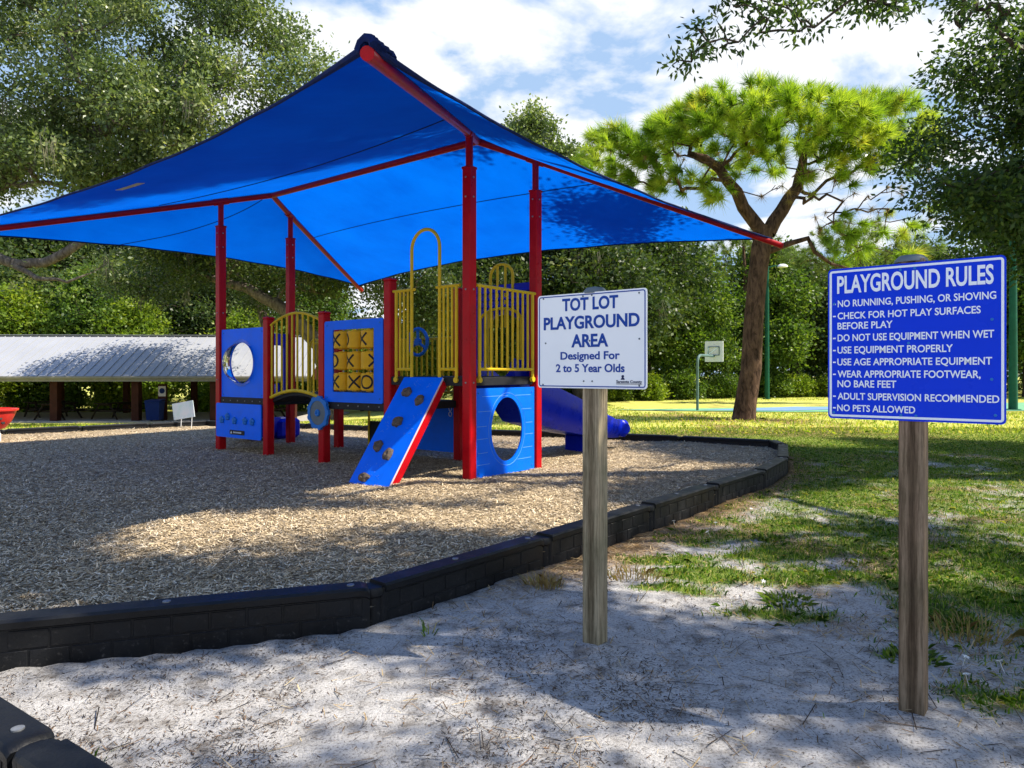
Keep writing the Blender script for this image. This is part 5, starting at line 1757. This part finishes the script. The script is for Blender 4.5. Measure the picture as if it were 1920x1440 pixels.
# the oak whose twisted limbs show under the canopy
z0 = float(gz(-6.9, 27))
tree('live_oak', 'dark live oak with twisted limbs seen between the tall red posts under the canopy', 'tree', (-6.9, 27, z0),
     [((0, 0, -.3), .42), ((-.1, 0, 1.4), .36), ((-.5, 0, 2.9), .32), ((-1.6, -.2, 4.1), .25), ((-3.2, -.4, 5.1), .19), ((-4.6, -.5, 5.5), .14)],
     [((-3.2, 0, 7.4), (4.0, 3.0, 2.2), 150), ((1.8, 0, 6.6), (3.2, 2.6, 2.4), 140), ((-5.6, -.4, 6.0), (2.0, 2.0, 1.2), 50), ((3.4, 0, 4.6), (1.8, 1.8, 1.2), 60), ((-1.2, -.4, 5.6), (2.6, 1.6, .8), 45)],
     120, .34, .10, .18, .28, M['leaf_oak_dark'], M['bark_oak'], 102, moss=25, clump=(5, .36), extra=[(1.2, 0, 4.0), (2.1, -.2, 3.6)])

z0 = float(gz(-10.6, 30.4))
tree('live_oak', 'oak beside the pavilion, its shade falling on the metal roof', 'tree', (-10.6, 30.4, z0),
     [((0, 0, -.3), .3), ((-.2, 0, 2.0), .26), ((-.1, .2, 4.0), .22), ((-.8, .6, 5.6), .17), ((-2.0, 1.2, 7.0), .1)],
     [((-3.2, 1.6, 7.6), (3.6, 2.6, 1.5), 150), ((-5.6, 2.0, 6.6), (2.6, 1.8, .9), 70), ((.2, 0, 6.4), (2.2, 2, 1.4), 60)],
     100, .34, .10, .18, .28, M['leaf_oak_dark'], M['bark_oak'], 104, moss=20, clump=(5, .36))

# slash pine with the flat umbrella crown
def slash_pine():
    r = np.random.default_rng(55)
    px, py = 7.05, 20.6
    t = thing('slash_pine', 'tall pine with an umbrella crown of bright yellow green needles and gnarled bare limbs', 'tree', gl(px, py), 0)
    trunk = [((-.24, 0, -.3), .37), ((-.22, 0, .0), .34), ((-.16, 0, .5), .31), ((0, 0, 1.5), .295), ((.08, 0, 3.0), .275), ((.2, 0, 4.3), .265), ((.3, 0, 5.1), .28), ((.42, 0, 5.7), .24)]
    A1 = [((.42, 0, 5.3), .2), ((.05, 0, 5.9), .19), ((-.45, -.1, 6.7), .17), ((-1.0, -.2, 7.35), .14), ((-1.9, -.3, 7.75), .09)]
    A2 = [((.50, 0, 5.5), .22), ((.95, .1, 6.2), .2), ((1.45, .2, 6.9), .17), ((1.6, .2, 7.6), .13), ((1.7, .2, 8.3), .09)]
    # tips over the flattened crown: a dome on top, ragged below
    tips = []
    def dome(n, cx, cy, rx, ry, z_lo, z_hi):
        for _ in range(n):
            a = r.uniform(0, 6.28); q = math.sqrt(r.random())
            x, y = cx + rx * q * math.cos(a), cy + ry * q * math.sin(a)
            top = z_lo + (z_hi - z_lo) * (1 - q ** 2.4)
            tips.append((x, y, top - abs(r.normal(0, .32))))
    dome(230, .0, -.2, 3.5, 2.9, 8.3, 9.6)
    dome(105, -1.5, -.6, 2.3, 2.0, 7.9, 8.8)
    dome(95, 3.7, .3, 1.9, 1.8, 8.4, 9.8)
    dome(85, 1.4, -1.3, 2.2, 1.2, 7.7, 8.7)
    dome(70, -4.1, -.6, 1.3, 1.3, 7.3, 8.4)
    for (cx, cy, cz, k, s_) in ((4.6, .2, 8.3, 22, .5), (3.7, -.4, 7.6, 16, .45), (-2.6, -.7, 6.8, 12, .45), (-1.2, -.9, 6.4, 10, .4), (-4.3, -.8, 6.9, 12, .4), (5.2, .4, 6.0, 9, .5), (2.9, -.4, 5.6, 8, .5), (3.6, .3, 5.0, 10, .6), (2.2, -.3, 7.0, 12, .4)):
        for _ in range(k): tips.append((cx + r.normal(0, s_), cy + r.normal(0, s_), cz + r.normal(0, s_ * .5)))
    tips = np.array(tips); nt = len(tips)
    # bare dead twigs below the crown
    bare = []
    for (cx, cy, cz, k, s_) in ((3.2, -.4, 6.6, 26, .8), (1.2, -.9, 6.6, 16, .7), (4.6, .2, 6.3, 14, .6), (-1.4, -.8, 7.0, 12, .7), (2.6, -.5, 5.7, 12, .6), (-2.6, -.8, 7.3, 12, .5), (4.4, .3, 7.6, 16, .6)):
        for _ in range(k): bare.append((cx + r.normal(0, s_), cy + r.normal(0, s_ * .7), cz + r.normal(0, s_ * .45)))
    bare = np.array(bare)
    b = MB()
    b.tube([p for p, _ in trunk], [q for _, q in trunk], 20, cap=False)
    side = [[((.46, 0, 4.95), .10), ((1.0, -.2, 5.15), .085), ((1.55, -.3, 5.3), .075), ((1.75, -.3, 4.9), .06), ((2.2, -.35, 4.55), .045), ((3.0, -.3, 4.35), .03)]]
    allp = []
    for ch_ in (A1, A2): 
        tg = None
    right = tips[:, 0] > .35
    rb_ = bare[:, 0] > .6
    for ch_, tt in ((A1, np.concatenate([tips[~right], bare[~rb_]])), (A2, np.concatenate([tips[right], bare[rb_]]))):
        bb = skeleton(r, ch_, tt, jitter=.22, r_tip=.010, expo=2.25)
        b.add(bb.v, bb.f)
    for s_ in side:
        b.tube([p for p, _ in s_], [q for _, q in s_], 8, cap=False)
    smooth_trunk(b, 'trunk', M['bark_pine'], t)
    cen = np.array([.6, 0, 6.6])
    d = tips - cen; d /= np.linalg.norm(d, axis=1)[:, None]; d[:, 2] += .25; d /= np.linalg.norm(d, axis=1)[:, None]
    V, F, rnd = needle_tufts(r, tips, d, 150, .26, .48, .022)
    link('crown', np_mesh('crown', V, F, M['needles'], rnd=rnd), t)
    k = r.integers(0, len(bare), 70)
    V, F, rnd = needle_tufts(r, bare[k], np.tile([0, 0, -.3], (70, 1)), 40, .12, .28, .010)
    link('dead_needles', np_mesh('dead_needles', V, F, M['grass_dry'], rnd=rnd), t)
    return t
slash_pine()
def far_pine(label, x, y, h, seed, sc=1.0):
    r = np.random.default_rng(seed)
    t = thing('slash_pine', label, 'tree', gl(x, y), 0)
    tips = np.concatenate([ell(r, c, rad, n, .5) for c, rad, n in (((0, 0, h), (2.6, 2, .9), 70), ((-2.2, 0, h - 1.0), (1.8, 1.5, .7), 40), ((2.4, 0, h - .8), (2.2, 1.6, .8), 50), ((.5, 0, h - 2.0), (2.5, 1.5, .7), 40))])
    b = skeleton(r, [((0, 0, -.3), .24), ((.2, 0, h * .4), .2), ((.1, 0, h * .75), .16), ((0, 0, h), .07)], tips, jitter=.2, r_tip=.012)
    smooth_trunk(b, 'trunk', M['bark_pine'], t)
    d = tips - np.array([0, 0, h - 2.2]); d /= np.linalg.norm(d, axis=1)[:, None]
    V, F, rnd = needle_tufts(r, tips, d, 80, .3, .5, .026)
    link('crown', np_mesh('crown', V, F, M['needles_pale'], rnd=rnd), t)
    return t
far_pine('distant pale pine with loose needle sprays above the blue rules sign', 18.2, 37, 8.9, 61)
far_pine('distant pale pine close behind the gnarled pine trunk, on its right', 15.6, 47, 10.4, 62)

# evergreen oak on the right, its unseen crown over the camera shaped to shade the sand and canopy
tree('live_oak', 'near oak overhanging the upper right corner with dark glossy leaves', 'tree', (11.8, 8.2, 0),
     [((0, 0, -.3), .5), ((-.2, 0, 2.4), .42), ((-1.0, .1, 4.6), .36), ((-2.6, 0, 6.6), .28), ((-4.8, -.4, 8.0), .2), ((-7.2, -.8, 8.6), .13)],
     OAKBLOBS, 110, .21, .07, .125, .25, M['leaf_near'], M['bark_dark'], 103, droop=.25, r_tip=.0075,
     sprays=OAKSPRAYS, clump=(13, .28), gaps=OAKGAPS)

# ---- the wood behind: a few kinds of tree, each copied and placed one by one
PROTO = {}
def proto(key, name, blobs, trunk, per, rc, l0, l1, leaf, bark, seed, moss=0):
    def make(label, x, y, sc=1.0, rz=0.0, dz=0.0):
        if key not in PROTO:
            PROTO[key] = tree(name, label, 'tree', gl(x, y, dz), trunk, blobs, per, rc, l0, l1, .30, leaf, bark, seed, 'trees of the wood behind the playground', moss=moss, r_tip=.014)
            o = PROTO[key]; o.scale = (sc,) * 3 if not isinstance(sc, tuple) else sc; o.rotation_euler.z = rz
            return o
        return dup(PROTO[key], gl(x, y, dz), rz, sc, label)
    return make
wood_oak = proto('a', 'live_oak', [((0, 0, 6.2), (4.2, 3.6, 2.6), 190), ((-2.6, 0, 4.2), (2.4, 2.2, 1.7), 80), ((2.6, .2, 4.4), (2.4, 2.2, 1.7), 80), ((0, -1.4, 3.4), (2.6, 1.6, 1.5), 60), ((.5, 0, 8.2), (2.4, 2.2, 1.4), 60)],
                 [((0, 0, -.3), .36), ((.2, 0, 1.6), .30), ((-.3, 0, 3.2), .25), ((.2, 0, 5.0), .18), ((0, 0, 6.6), .1)], 95, .42, .16, .28, M['leaf_oak_dark'], M['bark_dark'], 201, moss=40)
wood_mid = proto('b', 'broadleaf_tree', [((0, 0, 5.6), (3.2, 3.0, 3.0), 170), ((-1.6, 0, 3.2), (2.2, 2.0, 1.6), 80), ((1.8, -.4, 3.0), (2.0, 2.0, 1.6), 80), ((.2, 0, 8.4), (1.8, 1.8, 1.4), 50)],
                 [((0, 0, -.3), .24), ((-.1, 0, 2.0), .2), ((.2, 0, 4.0), .15), ((0, 0, 7.0), .07)], 95, .40, .16, .28, M['leaf_mid'], M['bark_dark'], 202)
wood_bright = proto('c', 'broadleaf_tree', [((0, 0, 3.6), (2.6, 2.4, 2.0), 140), ((-1.4, -.3, 2.2), (1.8, 1.6, 1.4), 70), ((1.5, -.3, 2.2), (1.8, 1.6, 1.4), 70), ((.3, 0, 5.4), (1.4, 1.4, 1.0), 36)],
                    [((0, 0, -.3), .15), ((.1, 0, 1.4), .12), ((-.1, 0, 3.4), .08)], 95, .34, .14, .25, M['leaf_bright'], M['bark_dark'], 203)
shrub = proto('d', 'shrub', [((0, 0, .9), (1.3, 1.0, .8), 90), ((-.9, -.2, .6), (.8, .7, .5), 36), ((.9, -.1, .65), (.8, .7, .55), 36)],
              [((0, 0, -.2), .05), ((0, 0, .5), .04), ((.05, 0, 1.0), .025)], 80, .20, .10, .19, M['leaf_mid'], M['bark_dark'], 204)
bright_shrub = proto('e', 'shrub', [((0, 0, .8), (1.2, .9, .7), 80), ((-.8, -.2, .5), (.8, .7, .45), 36), ((.8, -.2, .6), (.8, .7, .5), 36)],
                     [((0, 0, -.2), .05), ((0, 0, .5), .04), ((.05, 0, .9), .025)], 80, .20, .10, .19, M['leaf_bright'], M['bark_dark'], 205)
# left: behind the pavilion
wood_oak('dark oak behind the left end of the pavilion roof', -31.5, 44, 1.0, .4)
wood_bright('bright bushy tree above the pavilion roof at the left edge', -29.5, 41.5, 1.15, 1.0)
wood_mid('mid green tree above the pavilion roof, left of its centre', -25.5, 43, .95, 2.0)
wood_bright('yellow green tree above the middle of the pavilion roof', -22.5, 42, 1.05, 2.6)
wood_oak('tall oak far behind the left end of the pavilion, above the bright bushes', -35, 52, 1.5, 1.9)
wood_oak('tall oak far behind the pavilion, filling the gap under the canopy corner', -26.5, 53, 1.45, 2.9)
wood_oak('dark oak behind the middle of the pavilion roof', -19.5, 46, 1.0, 3.5)
wood_bright('yellow green tree at the right of the pavilion roof, beside the tall left post', -15.6, 42, .95, 4.1)
wood_mid('mid green tree behind the pavilion, between the two left tall posts', -12.2, 44, .9, 5.0)
wood_bright('pale green tree low behind the arched bridge', -8.9, 41.5, .8, .3)
wood_bright('bright low tree behind the noughts and crosses panel', -5.4, 40, .85, 1.7)
wood_mid('mid green tree behind the tallest short red post', -3.4, 43, .95, 2.9)
# centre, behind the canopy
wood_oak('dark oak behind the yellow entry arch', -1.2, 38.5, .95, 1.2)
wood_oak('broad dark oak behind the white sign, filling the gap under the canopy', 3.6, 37.5, 1.06, 2.4)
wood_oak('dense oak between the white sign and the pine trunk', 8.2, 43, 1.2, 4.4)
wood_mid('lighter green tree just left of the pine trunk, behind the basketball board', 11.2, 44.5, .98, .9)
tree('tall_broadleaf', 'tall slim treetop standing above the right slope of the canopy', 'tree', gl(1.4, 42),
     [((0, 0, -.3), .3), ((.1, 0, 6), .22), ((0, 0, 12), .12), ((.1, 0, 16), .05)], [((-.3, 0, 15.6), (1.5, 1.4, 2.0), 80), ((1.4, 0, 14.2), (1.5, 1.4, 1.4), 60), ((.2, 0, 12), (2.4, 2, 2.4), 90)],
     100, .34, .16, .27, .30, M['leaf_oak'], M['bark_dark'], 206)
# right, behind the pine and the blue sign
wood_mid('mid green tree right behind the slim green light pole', 17.4, 48.5, 1.12, 1.9)
wood_oak('dark oak whose lower crown shows left of the blue sign', 20.8, 51, 1.08, 2.2)
wood_mid('tree behind the left half of the blue sign', 25.5, 52, 1.12, .2)
wood_oak('dark oak behind the right half of the blue sign', 30.5, 52, 1.2, 1.1)
wood_mid('tree at the right edge behind the thick green light pole', 34.6, 47, 1.35, 2.1)
wood_oak('tall dark oak at the far right edge of the wood', 40, 52, 1.3, 3.0)
# undergrowth along the edge of the wood
for i, (x, y, s_, d) in enumerate([(3.4, 39.5, 1.15, 'green shrub at the foot of the wood, just right of the white sign'), (6.3, 41.5, 1.1, 'green shrub left of the basketball pole, at the edge of the wood'),
                                   (9.7, 42.5, 1.05, 'green shrub directly below the basketball backboard'), (13.4, 44.5, .9, 'green shrub seen between the backboard and the pine trunk'),
                                   (16.8, 46.5, 1.1, 'green shrub right of the slim light pole'), (-28, 42, 1.2, 'shrub seen under the pavilion roof at its left end'), (-13.8, 43, 1.2, 'shrub seen under the right end of the pavilion roof')]):
    shrub(d, x, y, s_, i * 1.3)
for i, (x, y, s_, d) in enumerate([(4.9, 40.0, .9, 'bright sunlit shrub left of the basketball pole'), (7.9, 41.6, 1.0, 'bright sunlit shrub behind the basketball pole'), (18.9, 46.5, .95, 'bright low shrub between the slim light pole and the blue sign'),
                                   (21.4, 46.8, .9, 'bright low shrub at the left edge of the blue sign'), (-23.6, 43, 1.25, 'bright shrub under the pavilion roof between its left columns'), (-18.4, 42.5, 1.15, 'bright shrub under the pavilion roof left of the blue bin')]):
    bright_shrub(d, x, y, s_, i * 1.7)
# the depth of the wood, one dark mass no one could count
r = np.random.default_rng(300)
n = 900
wx = r.uniform(-48, 62, n); wy = 53 + r.random(n) * 14 + .0 * wx
wh = 2.0 + 5.2 * vnoise(wx * .22 + 50, wy * .1, 91) * (1 - .35 * sstep(14, 20, wx) * sstep(40, 30, wx))
wz = r.random(n) ** .8 * wh + .4
cen = np.stack([wx, wy, wz - .5], 1)
V, F, rnd = leaf_cards(r, cen, 70, 1.15, .30, .52, .32)
o = link('distant_wood', np_mesh('distant_wood', V, F, M['leaf_oak_dark'], rnd=rnd))
tag(o, 'deep dark green wood closing off the park behind the nearer trees', 'wood', kind='stuff')
